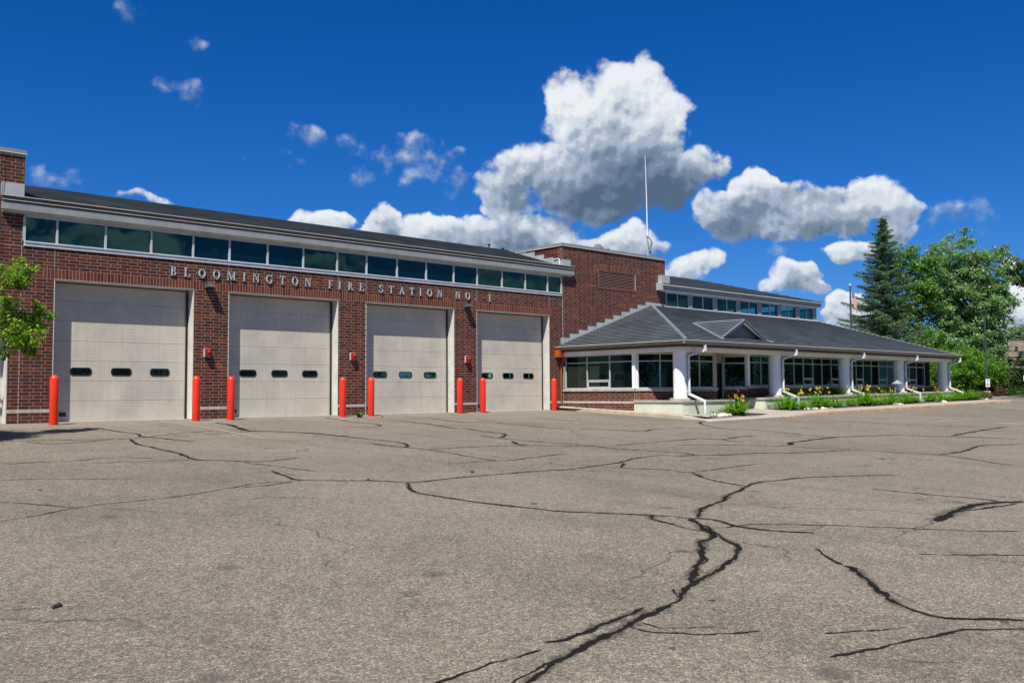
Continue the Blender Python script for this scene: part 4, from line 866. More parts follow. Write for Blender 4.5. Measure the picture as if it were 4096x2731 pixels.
# downspouts
for i, (x, zb) in enumerate(zip(COLX, CB)):
    xt = [22.15, 29.3, 35.68, 41.86, 47.6][i]; xc = x-.02 if i == 0 else x-.02
    xc = x+.09; xt = x+.50 if i == 0 else x+.42
    d = MB(); yt = YF-.03; yc = -6.72
    # flared head under the gutter
    d.hexa([(xt-.065, yt-.06, 2.43), (xt+.065, yt-.06, 2.43), (xt+.065, yt+.05, 2.47), (xt-.065, yt+.05, 2.47), (xt-.05, yt-.05, 2.70), (xt+.05, yt-.05, 2.70), (xt+.05, yt+.04, 2.70), (xt-.05, yt+.04, 2.70)])
    def bar(p, q, w=.055, t=.04):
        p, q = Vector(p), Vector(q); dd = (q-p).normalized(); sx = Vector((0, 0, 1)).cross(dd)
        sx = sx.normalized() if sx.length > .05 else Vector((.73, .68, 0)); sy = dd.cross(sx).normalized(); sx = sx*w; sy = sy*t
        d.hexa([p-sx-sy, p+sx-sy, p+sx+sy, p-sx+sy, q-sx-sy, q+sx-sy, q+sx+sy, q-sx+sy])
    bar((xt, yt, 2.47), (xc, yc, 2.24)); bar((xc, yc, 2.28), (xc, yc, zb+.12))
    fy = -7.45; bar((xc, yc, zb+.16), (xc+.02, fy, zb-.12)); bar((xc+.02, fy, zb-.06), (xc+.02, fy, zb-.62 if i == 0 else zb-.5))
    for zz in (1.75, zb+.25): d.box(xc-.075, xc+.075, yc-.05, yc+.05, zz, zz+.03)
    d.build('downspout', M['pipe'], OW)
b = MB(); b.box(22.03, 22.19, -7.62, -7.40, -.20, -.13); b.build('downspout_shoe', M['sign'], OW)
# planter walls and caps
def capz(x): return .455 if x < 26 else .51+.0105*(x-27.35)
def planter(pts, capb, name='planter_wall'):
    for (p, q) in zip(pts[:-1], pts[1:]):
        p, q = Vector((*p, 0)), Vector((*q, 0)); u = (q-p); L = u.length; u.normalize(); n = u.cross(Vector((0, 0, 1)))
        k = max(1, round(L/2.4))
        for i in range(k):
            a = p+u*(L*i/k+.003); c = p+u*(L*(i+1)/k-.003); inn = -n*.2
            za, zb = capz(a.x)-.085, capz(c.x)-.085
            b = MB(); b.hexa([a+Vector((0, 0, -.35)), c+Vector((0, 0, -.35)), c+inn+Vector((0, 0, -.35)), a+inn+Vector((0, 0, -.35)), a+Vector((0, 0, za)), c+Vector((0, 0, zb)), c+inn+Vector((0, 0, zb)), a+inn+Vector((0, 0, za))]); b.build('planter_panel', M['planter'], OW)
        k = max(1, round(L/1.2))
        for i in range(k):
            a = p+u*(L*i/k+.003); c = p+u*(L*(i+1)/k-.003); o_ = n*.045; inn = -n*.26
            if i == k-1 and capb: c = c+u*.045
            za, zb = capz(a.x), capz(c.x); Z = lambda z: Vector((0, 0, z))
            b = MB(); b.hexa([a+o_+Z(za-.083), c+o_+Z(zb-.083), c+inn+Z(zb-.083), a+inn+Z(za-.083), a+o_+Z(za), c+o_+Z(zb), c+inn+Z(zb), a+inn+Z(za)]); b.build('cap_stone', M['cap'], OW)
planter([(21.55, -4.25), (21.40, -6.90)], True); planter([(21.40, -6.905), (24.98, -6.90)], False)
planter([(27.35, -5.70), (27.35, -6.90)], True); planter([(27.35, -6.905), (47.46, -6.90)], True)
b = MB()
for (x0, x1) in ((21.6, 24.95), (27.6, 47.3)):
    b.prism([(x0, -6.68, capz(x0)-.05), (x1, -6.68, capz(x1)-.05), (x1, -5.68, capz(x1)-.02), (x0 if x0 > 22 else 23.2, -5.68, capz(x0)-.02)]+([(21.75, -4.4, .43)] if x0 < 22 else []), (0, 0, -.1))
b.build('planter_soil', mat('wood mulch', (.16, .095, .06), .95, .4, 20, 1.0, 50), OW)
b = MB(); b.box(24.85, 24.975, -6.86, -5.7, -.3, .37); b.build('planter_panel', M['planter'], OW)

# dormer
DX, DW, DZ0, DZ1, DYF = 26.31, 1.92, 2.98, 3.90, -6.55
dr = MB(); dr.prism([(DX-DW+.12, DYF+.22, DZ0), (DX+DW-.12, DYF+.22, DZ0), (DX, DYF+.22, DZ1-.07)], (0, .05, 0)); DR = dr.build('dormer', mat('grey stucco', (.155, .175, .195), .8, .06, 3), OW)
YB = -7.18+(DZ1-EZ)/.32
for s_ in (-1, 1):
    nC = 11
    for k in range(nC):
        t0, t1 = k/nC, (k+1)/nC
        e0 = Vector((DX+s_*DW, DYF, DZ0)); r0 = Vector((DX, DYF, DZ1)); eb = Vector((DX+s_*DW, -7.18+(DZ0-EZ)/.32, DZ0)); rb = Vector((DX, YB, DZ1)); e = Vector((s_*.03, 0, .032))
        p = [e0.lerp(r0, t0)+e, eb.lerp(rb, t0)+e, eb.lerp(rb, t1)+e*.2, e0.lerp(r0, t1)+e*.2]
        if s_ > 0: p = p[::-1]
        b = MB(); b.face(p if s_ < 0 else p); q = [e0.lerp(r0, t0), eb.lerp(rb, t0), eb.lerp(rb, t0)+e, e0.lerp(r0, t0)+e]; b.face(q[::-1]); b.build('roof_course', M['roof_wing'], DR)
    b = MB(); o = Vector((0, 0, 0)); a = Vector((DX+s_*(DW+.02), DYF-.02, DZ0-.02)); c = Vector((DX, DYF-.02, DZ1+.01)); dn = Vector((0, 0, -.16)); th = Vector((0, .1, 0))
    b.hexa([a+dn*.4, c+dn, c+dn+th, a+dn*.4+th, a, c, c+th, a+th] if s_ < 0 else [c+dn, a+dn*.4, a+dn*.4+th, c+dn+th, c, a, a+th, c+th]); b.build('rake_board', M['fascia'], DR)
    strip((DX+s_*(DW+.0), DYF-.03, DZ0+.02), (DX, DYF-.03, DZ1+.04), .07, .02, M['roof_trim'], 'rake_cap', DR)
    strip((DX+s_*(DW+.03), -7.18+(DZ0-EZ)/.32, DZ0+.03), (DX, YB+.05, DZ1+.05), .16, .02, M['roof_trim'], 'valley_flashing', DR)
strip((DX, DYF-.03, DZ1+.045), (DX, YB+.1, DZ1+.045), .09, .02, M['roof_trim'], 'ridge_cap', DR)

# clerestory above the office roof
UC = ST
b = MB(); b.box(29.225, 44.32, -.07, .1, 5.03, 5.15); b.build('window_sill', M['sill'], UC)
PR = [29.22, 31.32, 33.50, 35.70, 37.84, 40.0, 42.12, 44.0]
PRL = [(29.26, 31.18), (31.47, 33.41), (33.70, 35.62), (35.92, 37.76), (38.10, 39.88), (40.18, 41.93), (42.28, 43.95)]
WZ0, WZ1 = 5.19, 5.86
for i, (a, c) in enumerate(PRL):
    b = MB(); md = (a+c)/2
    b.box(a, c, -.02, .05, 5.151, WZ0); b.box(a, c, -.02, .05, WZ1, WZ1+.05)
    for x in (a+.02, md, c-.02): b.box(x-.024, x+.024, -.018, .05, WZ0+.001, WZ1-.001)
    fr = b.build('window', M['alu'], UC)
    for (p, q) in ((a+.04, md-.02), (md+.02, c-.04)):
        g = MB(); g.face([(p, .02, WZ0), (q, .02, WZ0), (q, .02, WZ1), (p, .02, WZ1)]); g.build('pane', M['glass_office'], fr)
for (a, c) in [(x1+.001, x0-.001) for (_, x1), (x0, _) in zip(PRL[:-1], PRL[1:])]+[(43.951, 44.26)]:
    b = MB(); b.box(a, c, -.05, .2, 5.151, 5.92); b.build('post', M['fascia'], UC)
b = MB(); b.box(44.2, 44.24, .2, 4.2, 5.15, 5.22); b.box(44.2, 44.24, .2, 4.2, 5.82, 5.92)
for y in (.21, 1.5, 2.8, 4.15): b.box(44.2, 44.24, y, y+.05, 5.221, 5.819)
fr = b.build('window', M['alu'], UC)
g = MB(); g.face([(44.22, .2, 5.2), (44.22, 4.2, 5.2), (44.22, 4.2, 5.84), (44.22, .2, 5.84)]); g.build('pane', M['glass_office'], fr)
b = MB(); b.box(29.23, 44.19, 8.0, 8.1, 4.4, 5.93); b.box(29.23, 44.19, .11, 8.0, 4.3, 4.4); b.box(29.23, 29.3, .11, 8, 4.41, 5.93); b.build('inner_wall', M['interior'], UC)
b = MB(); b.box(28.75, 44.25, -.16, .3, 5.921, 5.985); b.build('lower_fascia', M['beam'], UC)
b = MB(); b.box(28.62, 44.42, -.29, .3, 5.986, 6.20); b.build('fascia', M['fascia'], UC)
b = MB(); b.box(28.62, 44.50, -.36, .28, 6.235, 6.30); b.build('gutter', M['gutter'], UC)
b = MB(); b.box(28.62, 44.52, -.375, -.2, 6.201, 6.2345); b.build('gutter_lip', M['lip'], UC)
b = MB(); b.box(28.48, 28.619, -.34, .0, 5.95, 6.32); b.box(28.60, 29.21, -.30, -.026, 6.32, 6.72); b.build('roof_end_cap', M['flash'], UC)
b = MB(); roof_courses(b, ((29.21, -.36, 6.29), (29.21, 3.9, 7.56)), ((44.5, -.36, 6.28), (36.5, 3.9, 7.56)), 12, .025)
b.face([(44.5, -.36, 6.28), (44.5, 8.2, 6.28), (36.5, 3.9, 7.56)]); b.face([(29.21, 3.9, 7.56), (36.5, 3.9, 7.56), (44.5, 8.2, 6.28), (29.21, 8.2, 6.28)]); b.build('office_roof', M['roof_dark'], UC)

# raised letters
def glyph(ch):
    """list of polygons (u,v in cap heights) with serifs"""
    S = .055; T = .15; t = .06; P = []
    def rect(a, b, c, d): P.append([(a, b), (c, b), (c, d), (a, d)])
    def stem(x, w=T, lo=0, hi=1, sl=1, sh=1, e=.09):
        rect(x, lo+(S if sl else 0), x+w, hi-(S if sh else 0))
        if sl: rect(x-e, lo, x+w+e, lo+S)
        if sh: rect(x-e, hi-S, x+w+e, hi)
    def arc(cx, cy, rx, ry, a0, a1, wi, n=10, thick=lambda a: 0):
        pts = []; 
        for k in range(n):
            A = R(a0+(a1-a0)*k/n); B = R(a0+(a1-a0)*(k+1)/n)
            def q(a, o): th = (wi if o else 0)*(.42+.58*abs(math.cos(a))); return (cx+(rx-th)*math.cos(a), cy+(ry-th*.62)*math.sin(a))
            P.append([q(A, 0), q(B, 0), q(B, 1), q(A, 1)])
    def diag(x0, y0, x1, y1, w): P.append([(x0, y0), (x0+w, y0), (x1+w, y1), (x1, y1)])
    if ch == 'I': stem(.09); W = .33
    elif ch == 'L': stem(.09); rect(.33, 0, .66, S*1.1); P.append([(.60, S), (.68, S), (.70, .26), (.66, .26)]); W = .72
    elif ch == 'T': stem(.30, sh=0, hi=.93); rect(0, .94, .75, 1); P.append([(0, .93), (0, .74), (.03, .74), (.07, .93)]); P.append([(.75, .93), (.75, .74), (.72, .74), (.68, .93)]); W = .75
    elif ch in 'EF':
        stem(.09); rect(.33, .945, .64, 1); rect(.245, .49, .50, .545); P.append([(.60, .94), (.655, .94), (.67, .76), (.64, .76)]); rect(.50, .42, .53, .62); W = .70
        if ch == 'E': rect(.33, 0, .64, S); P.append([(.58, S+.005), (.66, S+.005), (.70, .25), (.66, .25)])
    elif ch == 'O': arc(.42, .5, .42, .515, 0, 360, .17, 26); W = .84
    elif ch == 'N': stem(.09, .065, hi=1); stem(.70, .065, sl=0, lo=0); diag(.16, .94, .60, .0, .15) if False else P.append([(.16, .95), (.31, .95), (.70, .08), (.70, 0), (.62, 0)]); W = .86
    elif ch == 'M': stem(.09, .06, sh=0, hi=.95); stem(.84, .15, sh=0, hi=.95); rect(0, .955, .26, 1); rect(.84, .955, 1.08, 1); P.append([(.155, .945), (.30, .945), (.58, .16), (.50, 0)]); P.append([(.585, .15), (.835, .90), (.835, .72), (.55, .02)]); W = 1.08
    elif ch == 'A': P.append([(.10, .06), (.155, .06), (.42, .86), (.40, 1.0)]); P.append([(.43, 1.0), (.72, .06), (.56, .06), (.425, .70)]); rect(0, 0, .25, S); rect(.50, 0, .82, S); rect(.20, .33, .545, .385); W = .82
    elif ch == 'B': stem(.09, e=.09); arc(.30, .76, .26, .24, -90, 90, .14); arc(.32, .265, .32, .265, -90, 90, .15); rect(.242, .945, .30, 1); rect(.242, 0, .30, S); rect(.242, .49, .32, .54); W = .66
    elif ch == 'R': stem(.09); arc(.30, .74, .28, .26, -90, 90, .15); rect(.34, .95, .345, .955); P.append([(.28, .46), (.42, .46), (.74, .05), (.56, .05)]); rect(.56, 0, .80, S*.9); W = .80
    elif ch == 'G': arc(.45, .5, .45, .515, 45, 330, .17, 20); stem(.66, .14, 0.06, .46, 0, 0); rect(.56, .465, .90, .51); rect(.74, .70, .78, .98); W = .90
    elif ch == 'S': arc(.30, .74, .27, .26, 40, 270, .15, 12); arc(.32, .26, .29, .27, -140, 90, .15, 12); rect(.52, .70, .55, .96); rect(.03, .04, .06, .30); W = .60
    elif ch == '1': stem(.16, .13, hi=1.0, sh=0); P.append([(.02, .82), (.155, .90), (.155, .985), (.02, .88)]); W = .42
    elif ch == '.': 
        P.append([(.09+.075*math.cos(R(a)), .075+.075*math.sin(R(a))) for a in range(0, 360, 30)]); W = .18
    return P, W
LET = [('B', 3.58, 4.82), ('L', 4.04, 4.82), ('O', 4.54, 4.82), ('O', 5.04, 4.82), ('M', 5.57, 4.82), ('I', 6.04, 4.82), ('N', 6.48, 4.82), ('G', 6.98, 4.82), ('T', 7.49, 4.82), ('O', 7.98, 4.82), ('N', 8.5, 4.82), ('F', 9.45, 4.82), ('I', 9.83, 4.82), ('R', 10.3, 4.82), ('E', 10.79, 4.82), ('S', 11.67, 4.82), ('T', 12.14, 4.82), ('A', 12.65, 4.82), ('T', 13.13, 4.82), ('I', 13.55, 4.82), ('O', 14.0, 4.82), ('N', 14.52, 4.82), ('N', 15.46, 4.82), ('O', 15.99, 4.82), ('.', 16.38, 4.82), ('1', 17.2, 4.82)]
for ch, xc, zc in LET:
    Pg, W = glyph(ch); b = MB(); H = .285; zb = 4.66+.02; x0 = xc-W*H/2
    for k, pg in enumerate(Pg):
        d = .0004*k
        pts = [(x0+u*H, -.045-d, zb+v*H) for u, v in pg]
        b.prism(pts, (0, .022+d, 0))
    for u in (.3, .7): b.box(x0+W*H*.5-.006, x0+W*H*.5+.006, -.023, .004, zb+H*u-.006, zb+H*u+.006)
    b.build('letter', M['letter'], ST)

# ================================================================== kerbs, walk, beds
def ramp_h(x): return .012 if x < 24.4 else min(.125, .012+(x-24.4)*.055)
KO = [(21.18, -.12), (20.98, -1.2), (20.72, -3.0), (20.40, -5.3), (20.05, -7.6), (19.80, -8.8), (19.55, -9.55)]
def kerb_h(y): return .15 if y > -7.6 else max(.012, .15-(-7.6-y)*.075)
b = MB(); rows = []
for i in range(len(KO)-1):
    for k in range(6):
        t = k/6; rows.append((KO[i][0]+(KO[i+1][0]-KO[i][0])*t, KO[i][1]+(KO[i+1][1]-KO[i][1])*t))
rows.append(KO[-1])
for i, ((x0, y0), (x1, y1)) in enumerate(zip(rows[:-1], rows[1:])):
    h0, h1 = kerb_h(y0), kerb_h(y1); g0, g1 = G(x0, y0), G(x1, y1); w_ = .34
    gap = .008 if i % 12 == 11 else 0
    y1g = y1+gap
    b.face([(x0, y0, g0-.05), (x1, y1g, g1-.05), (x1+.035, y1g, g1+h1*.8), (x0+.035, y0, g0+h0*.8)][::-1])
    b.face([(x0+.035, y0, g0+h0*.8), (x1+.035, y1g, g1+h1*.8), (x1+.075, y1g, g1+h1), (x0+.075, y0, g0+h0)][::-1])
    b.face([(x0+.075, y0, g0+h0), (x1+.075, y1g, g1+h1), (x1+w_, y1g, g1+h1+.004), (x0+w_, y0, g0+h0+.004)][::-1])
    b.face([(x0+w_, y0, g0+h0+.004), (x1+w_, y1g, g1+h1+.004), (x1+w_, y1g, g1-.1), (x0+w_, y0, g0-.1)][::-1])
b.face([(21.18, -.12, -.1), (21.18, -.12, .15), (21.52, -.12, .154), (21.52, -.12, -.1)])
structure(b.build('kerb', M['kerb']))
structure(sheet('kerb_fill', steps(20.9, 21.75, .35), steps(-8.37, -.02, .4), lambda x, y: G(x, y)+.115, M['walk']))
# concrete walk in front of the wing and up to the door
def walk_y0(x): return -9.60
structure(sheet('sidewalk', steps(19.7, 49.0, .45), steps(-9.55, -8.36, .4), lambda x, y: G(x, y)+ramp_h(x), M['walk']))
structure(sheet('door_walk', steps(25.22, 27.34, .4), steps(-8.40, -4.6, .4), lambda x, y: G(x, y)+ramp_h(x)+.005, M['walk']))
b = MB(); xs = steps(24.4, 48.6, .6)
for i, (x0, x1) in enumerate(zip(xs[:-1], xs[1:])):
    for (p, q) in (((-9.69, -.04, 0), (-9.66, .8, 0)), ((-9.66, .8, 0), (-9.62, 1, 0)), ((-9.62, 1, 0), (-9.52, 1.01, 0))):
        f = lambda x, a: (x, a[0], G(x, -9.6)+(ramp_h(x)+.003)*a[1])
        b.face([f(x0, p), f(x1, p), f(x1, q), f(x0, q)])
structure(b.build('kerb', M['rust']))
b = MB(); c0 = Vector((48.6, -8.6))
prev = None
for k in range(13):
    a = R(-90+k*9); p = c0+Vector((math.cos(a)*1.6, math.sin(a)*1.09)); q = c0+Vector((math.cos(a)*1.42, math.sin(a)*.93)); z = G(p.x, p.y)
    cur = [(p.x, p.y, z-.04), (p.x-.02, p.y+.02, z+.10), (p.x-.05, p.y+.06, z+.128), (q.x, q.y, z+.128)]
    if prev:
        for j in range(3): b.face([prev[j], cur[j], cur[j+1], prev[j+1]])
        b.face([prev[3], cur[3], (c0.x, c0.y, z+.128)])
    prev = cur
structure(b.build('kerb', M['rust']))
def bedz(x, y): return G(x, y)+.10+.02*math.sin(x*3.1+y*5)+.015*math.sin(x*7.7)
structure(sheet('gravel_bed', steps(27.10, 52.5, .35), steps(-8.42, -6.86, .3), bedz, M['gravel']))
structure(sheet('gravel_bed', steps(21.0, 25.35, .3), steps(-8.39, -6.86, .3), lambda x, y: G(x, y)+.008, M['gravel']))
# loose stones in the bed (beyond count) and the pale limestone pieces
def rock(b, c, r, sq=.55):
    n = 7; rings = [(-.7, .75), (0, 1), (.6, .75)]; base = len(b.v); jit = [[rnd(.75, 1.2) for _ in range(n)] for _ in rings]
    for j, (z, k) in enumerate(rings):
        for i in range(n):
            a = 2*math.pi*i/n; q = r*k*jit[j][i]; b.v.append((c[0]+q*math.cos(a)*1.25, c[1]+q*math.sin(a), c[2]+z*r*sq))
    b.v.append((c[0], c[1], c[2]+r*sq*rnd(.9, 1.2))); top = len(b.v)-1
    for j in range(2):
        for i in range(n):
            a0 = base+j*n+i; a1 = base+j*n+(i+1) % n; b.f.append((a0, a1, a1+n, a0+n)); b.t.append((1, 1, 1))
    for i in range(n): b.f.append((base+2*n+i, base+2*n+(i+1) % n, top)); b.t.append((1, 1, 1))
b = MB()
for i in range(2600):
    x = rnd(21.2, 25.1) if i < 700 else rnd(27.3, 50); y = rnd(-8.3, -6.95); rock(b, (x, y, (G(x, y)+.014) if x < 26 else bedz(x, y)+.004), rnd(.015, .035))
o = b.build('loose_gravel', M['gravel']); o['kind'] = 'stuff'
spots = [(22.6, -7.75, 6), (23.3, -7.5, 7), (24.0, -7.3, 5), (29.6, -7.9, 7), (30.4, -8.0, 6), (37.9, -8.1, 6), (43.2, -8.1, 6), (49.3, -8.0, 5)]
where = ['by the foot of the first downspout', 'around the tiny green sprig', 'left of the big red flowered daylily', 'beside the small flowerless daylily', 'left of the wide yellow daylily', 'below the golden orange daylily', 'near the yellow seed heads daylily', 'past the end of the long planter']
for si, (x, y, n) in enumerate(spots):
    for k in range(n):
        b = MB(); r = rnd(.07, .15); rock(b, (0, 0, 0), r, .6); xx = x+rnd(-.42, .42); yy = y+rnd(-.18, .18)
        o = b.build('limestone_rock', M['limestone'], loc=(xx, yy, G(xx, yy)+(.10 if x > 26 else .015)+r*.2))
        tag(o, 'pale limestone rock in the gravel '+where[si], 'rock', 'limestone rocks '+where[si])

# ================================================================== bollards
bm_ = MB(); pr = [(.118, -.1), (.118, .0), (.122, .01), (.122, 1.30)]
for k in range(1, 8): a = R(90*k/8); pr.append((.122*math.cos(a), 1.30+.128*math.sin(a)))
pr.append((.004, 1.428)); bm_.lathe(pr, n=28); bme = bm_.mesh('bollard'); bme.materials.append(M['red']); bme.polygons.foreach_set('use_smooth', [True]*len(bme.polygons))
bl = ['leftmost red bollard, by the left pier of the first garage door', 'red bollard at the right side of the first garage door', 'red bollard at the left side of the second garage door', 'red bollard at the right side of the second garage door', 'red bollard at the left side of the third garage door', 'red bollard at the right side of the third garage door', 'red bollard at the left side of the fourth garage door', 'rightmost red bollard, between the fourth door and the orange pipe']
for (x, y), l in zip(((-.10, -.95), (4.10, -.85), (5.38, -.75), (9.62, -.75), (10.86, -.68), (15.90, -.55), (17.55, -.50), (21.95-.05, -.45)), bl):
    o = bpy.data.objects.new('bollard', bme); COL.objects.link(o); o.location = (x if x < 21 else 21.66-.0, y, G(x, y)); tag(o, l, 'bollard', 'red bollards in front of the garage doors')
BX = [(-0.22, -1.0), (4.02, -0.9), (5.24, -0.8), (9.47, -0.85), (10.74, -0.75), (15.06, -0.65), (16.35, -0.55), (20.57, -0.5)]
for o, (x, y) in zip([q for q in bpy.data.objects if q.name.startswith('bollard') and q.type == 'MESH'], BX): o.location = (x, y, G(x, y))
sp = [q for q in bpy.data.objects if q.name.startswith('bollard')]

# wall lamps and red alarm lights
for x, l in ((4.78, 'dark wall floodlight above the pier between the first and second doors'), (15.93, 'dark wall floodlight above the pier between the third and fourth doors')):
    t = tag(empty('wall_lamp', (x, 0, 4.42)), l, 'wall lamp', 'floodlights over the garage doors')
    b = MB(); b.hexa([(-.14, -.30, -.06), (.14, -.30, -.06), (.14, -.002, -.08), (-.14, -.002, -.08), (-.12, -.26, .03), (.12, -.26, .03), (.14, -.002, .08), (-.14, -.002, .08)]); b.build('lamp_body', M['gutter'], t)
    b = MB(); b.box(-.11, .11, -.27, -.03, -.085, -.0701); b.build('lamp_glass', M['port'], t)
for x, l in ((4.75, 'red alarm light on the pier between the first and second doors'), (10.40, 'red alarm light on the pier between the second and third doors'), (15.95, 'red alarm light on the pier between the third and fourth doors')):
    t = tag(empty('alarm_light', (x, 0, 2.19)), l, 'alarm light', 'red alarm lights on the door piers')
    b = MB(); b.box(-.11, .11, -.05, -.002, -.135, .135); b.build('back_box', M['jamb'], t)
    b = MB(); b.box(-.09, .09, -.15, -.051, -.125, .125); b.build('red_lens', M['redlens'], t, bevel=.012)
    b = MB(); b.lathe([(.05, 0), (.045, .02), (.02, .03)], (0, 0, 0), 14); o = b.build('lens_boss', M['red'], t); o.rotation_euler.x = R(90); o.location = (0.01, -.15, .03)
# orange collector head and pipe at the corner
t = tag(empty('rain_leader', (21.36, 0, 2.1)), 'orange rainwater head and rusty pipe in the corner beside the wing', 'drainpipe')
b = MB(); b.hexa([(-.22, -.26, .29), (.18, -.26, .29), (.18, -.012, .29), (-.22, -.012, .29), (-.25, -.30, .60), (.02, -.30, .60), (.02, -.012, .60), (-.25, -.012, .60)]); b.build('rainwater_head', M['orange'], t)
b = MB(); b.tube([(.10, -.07, .0), (.10, -.07, -1.86)], .035, 10); b.tube([(.10, -.07, .03), (.10, -.07, -.01)], .045, 10); b.build('pipe', M['rustpipe'], t)

# small weeds, debris
def tuft(name, x, y, s, n, label, cat, m=None):
    b = MB()
    for i in range(n):
        a = rnd(0, 6.28); L = s*rnd(.5, 1); w_ = s*.06; d = Vector((math.cos(a), math.sin(a), 0)); q = Vector((-d.y, d.x, 0))*w_
        p0 = Vector((x, y, G(x, y)))+d*rnd(0, .3)*s; p1 = p0+d*L*.35+Vector((0, 0, L*.6)); p2 = p0+d*L*.9+Vector((0, 0, L*.55))
        c = (rnd(.06, .10), rnd(.13, .2), .02); b.face([p0-q, p0+q, p1+q, p1-q], c); b.face([p1-q, p1+q, p2], c)
    return tag(b.build(name, M['leaf']), label, cat)
tuft('weed', 9.80, -1.45, .28, 60, 'small green weed on the apron beside the pier of the third door', 'weed')
tuft('weed', 10.55, -1.75, .10, 22, 'tiny green weed on the apron by the third garage door', 'weed')
tuft('weed', 1.9, -17.12, .07, 24, 'small green weed sprout in the middle of the lot', 'weed'); tuft('weed', -.14, -16.99, .06, 18, 'tiny green weed growing from the long crack', 'weed')
def debris(x, y, sx, sy, h, m, label, rot=0, cat='leaf', name='fallen_leaf'):
    b = MB(); n = 12; ring = []
    for i in range(n):
        a = 2*math.pi*i/n; k = rnd(.75, 1.1); ring.append((math.cos(a)*sx*k, math.sin(a)*sy*k))
    c = [(p[0]*math.cos(rot)-p[1]*math.sin(rot), p[0]*math.sin(rot)+p[1]*math.cos(rot)) for p in ring]; z = G(x, y)+.009
    top = [(x+p[0]*.6, y+p[1]*.6, z+h*rnd(.6, 1)) for p in c]; bot = [(x+p[0], y+p[1], z) for p in c]
    for i in range(n): j = (i+1) % n; b.face([bot[i], bot[j], top[j], top[i]]); b.face([top[i], top[j], (x, y, z+h)])
    return tag(b.build(name, m), label, cat)
debris(-6.16, -22.05, .065, .022, .018, M['dark_debris'], 'dark clump of debris on the near left asphalt', .6+math.pi*0, 'debris', 'debris')
debris(-2.27, -24.99, .035, .011, .010, M['dark_debris'], 'dark dead leaf lying right of the wide crack', -.7)
debris(.18, -20.44, .05, .015, .012, M['dark_debris'], 'dark leaf lying just above the long curved crack', -.7)
debris(3.16, -21.82, .045, .018, .012, M['red_leaf'], 'reddish dead leaf lying to the right of the crack junction', -.7)
debris(-3.49, -25.55, .025, .008, .008, M['dark_debris'], 'grey dead leaf near the bottom edge of the lot', -.7)
debris(-4.47, -15.39, .04, .02, .01, M['dark_debris'], 'small dark leaf on the left part of the lot', -.7)

# ================================================================== foliage tools
def leaf_cloud(name, centers, cols, size, m, parent=None, kind=None, up_bias=.35, aspect=.62, jit=.35):
    """one mesh of leaf-sized quads; centers (N,3), cols (N,3)"""
    N = len(centers); c = np.asarray(centers, dtype=np.float64)
    nr = RNG.normal(size=(N, 3)); nr[:, 2] = np.abs(nr[:, 2])*1.0+up_bias; nr /= np.linalg.norm(nr, axis=1)[:, None]
    a = RNG.normal(size=(N, 3)); a -= nr*(a*nr).sum(1)[:, None]; a /= np.linalg.norm(a, axis=1)[:, None]; bb = np.cross(nr, a)
    s = size*(1+RNG.uniform(-jit, jit, N))[:, None]
    v = np.stack([c-a*s*.5, c-bb*s*.5*aspect+a*s*.05, c+a*s*.5-nr*s*.12, c+bb*s*.5*aspect+a*s*.05], 1).reshape(-1, 3)
    me = bpy.data.meshes.new(name); me.vertices.add(4*N); me.vertices.foreach_set('co', v.astype(np.float32).ravel())
    me.loops.add(4*N); me.loops.foreach_set('vertex_index', np.arange(4*N, dtype=np.int32)); me.polygons.add(N)
    me.polygons.foreach_set('loop_start', np.arange(0, 4*N, 4, dtype=np.int32)); me.polygons.foreach_set('loop_total', np.full(N, 4, dtype=np.int32))
    me.update(calc_edges=True)
    at = me.color_attributes.new('tint', 'FLOAT_COLOR', 'CORNER'); cc = np.ones((N, 4), dtype=np.float32); cc[:, :3] = cols
    at.data.foreach_set('color', np.repeat(cc, 4, axis=0).ravel())
    me.materials.append(m); o = bpy.data.objects.new(name, me); COL.objects.link(o)
    if parent is not None: o.parent = parent
    if kind: o['kind'] = kind
    return o
def crown_points(lobes, nclump, per, spread, hollow=.45):
    """leaf positions in clumps spread through ellipsoid lobes [(cx,cy,cz,rx,ry,rz)]"""
    L = np.array(lobes, dtype=float); vol = L[:, 3]*L[:, 4]*L[:, 5]; idx = RNG.choice(len(L), nclump, p=vol**.8/(vol**.8).sum())
    d = RNG.normal(size=(nclump, 3)); d /= np.linalg.norm(d, axis=1)[:, None]; r = (hollow+(1-hollow)*RNG.uniform(0, 1, nclump)**.6)*RNG.uniform(.82, 1.13, nclump)
    cc = L[idx, :3]+d*r[:, None]*L[idx, 3:6]
    sp_ = spread*RNG.uniform(.6, 1.35, nclump)
    k = RNG.integers(int(per*.5), int(per*1.5), nclump); ii = np.repeat(np.arange(nclump), k)
    g = RNG.normal(size=(len(ii), 3)); g[:, 2] *= .62
    return cc[ii]+g*sp_[ii][:, None], ii, nclump, cc
def cols_for(ii, nclump, base, var=.18, alt=None, altp=.15):
    b = np.array(base); ct = 1+RNG.normal(size=nclump)*var; c = b[None, :]*ct[ii][:, None]*(1+RNG.normal(size=len(ii))*.12)[:, None]
    if alt is not None:
        mk = RNG.uniform(0, 1, len(ii)) < altp; c[mk] = np.array(alt)*(1+RNG.normal(size=mk.sum())*.1)[:, None]
    return np.clip(c, .004, 1)
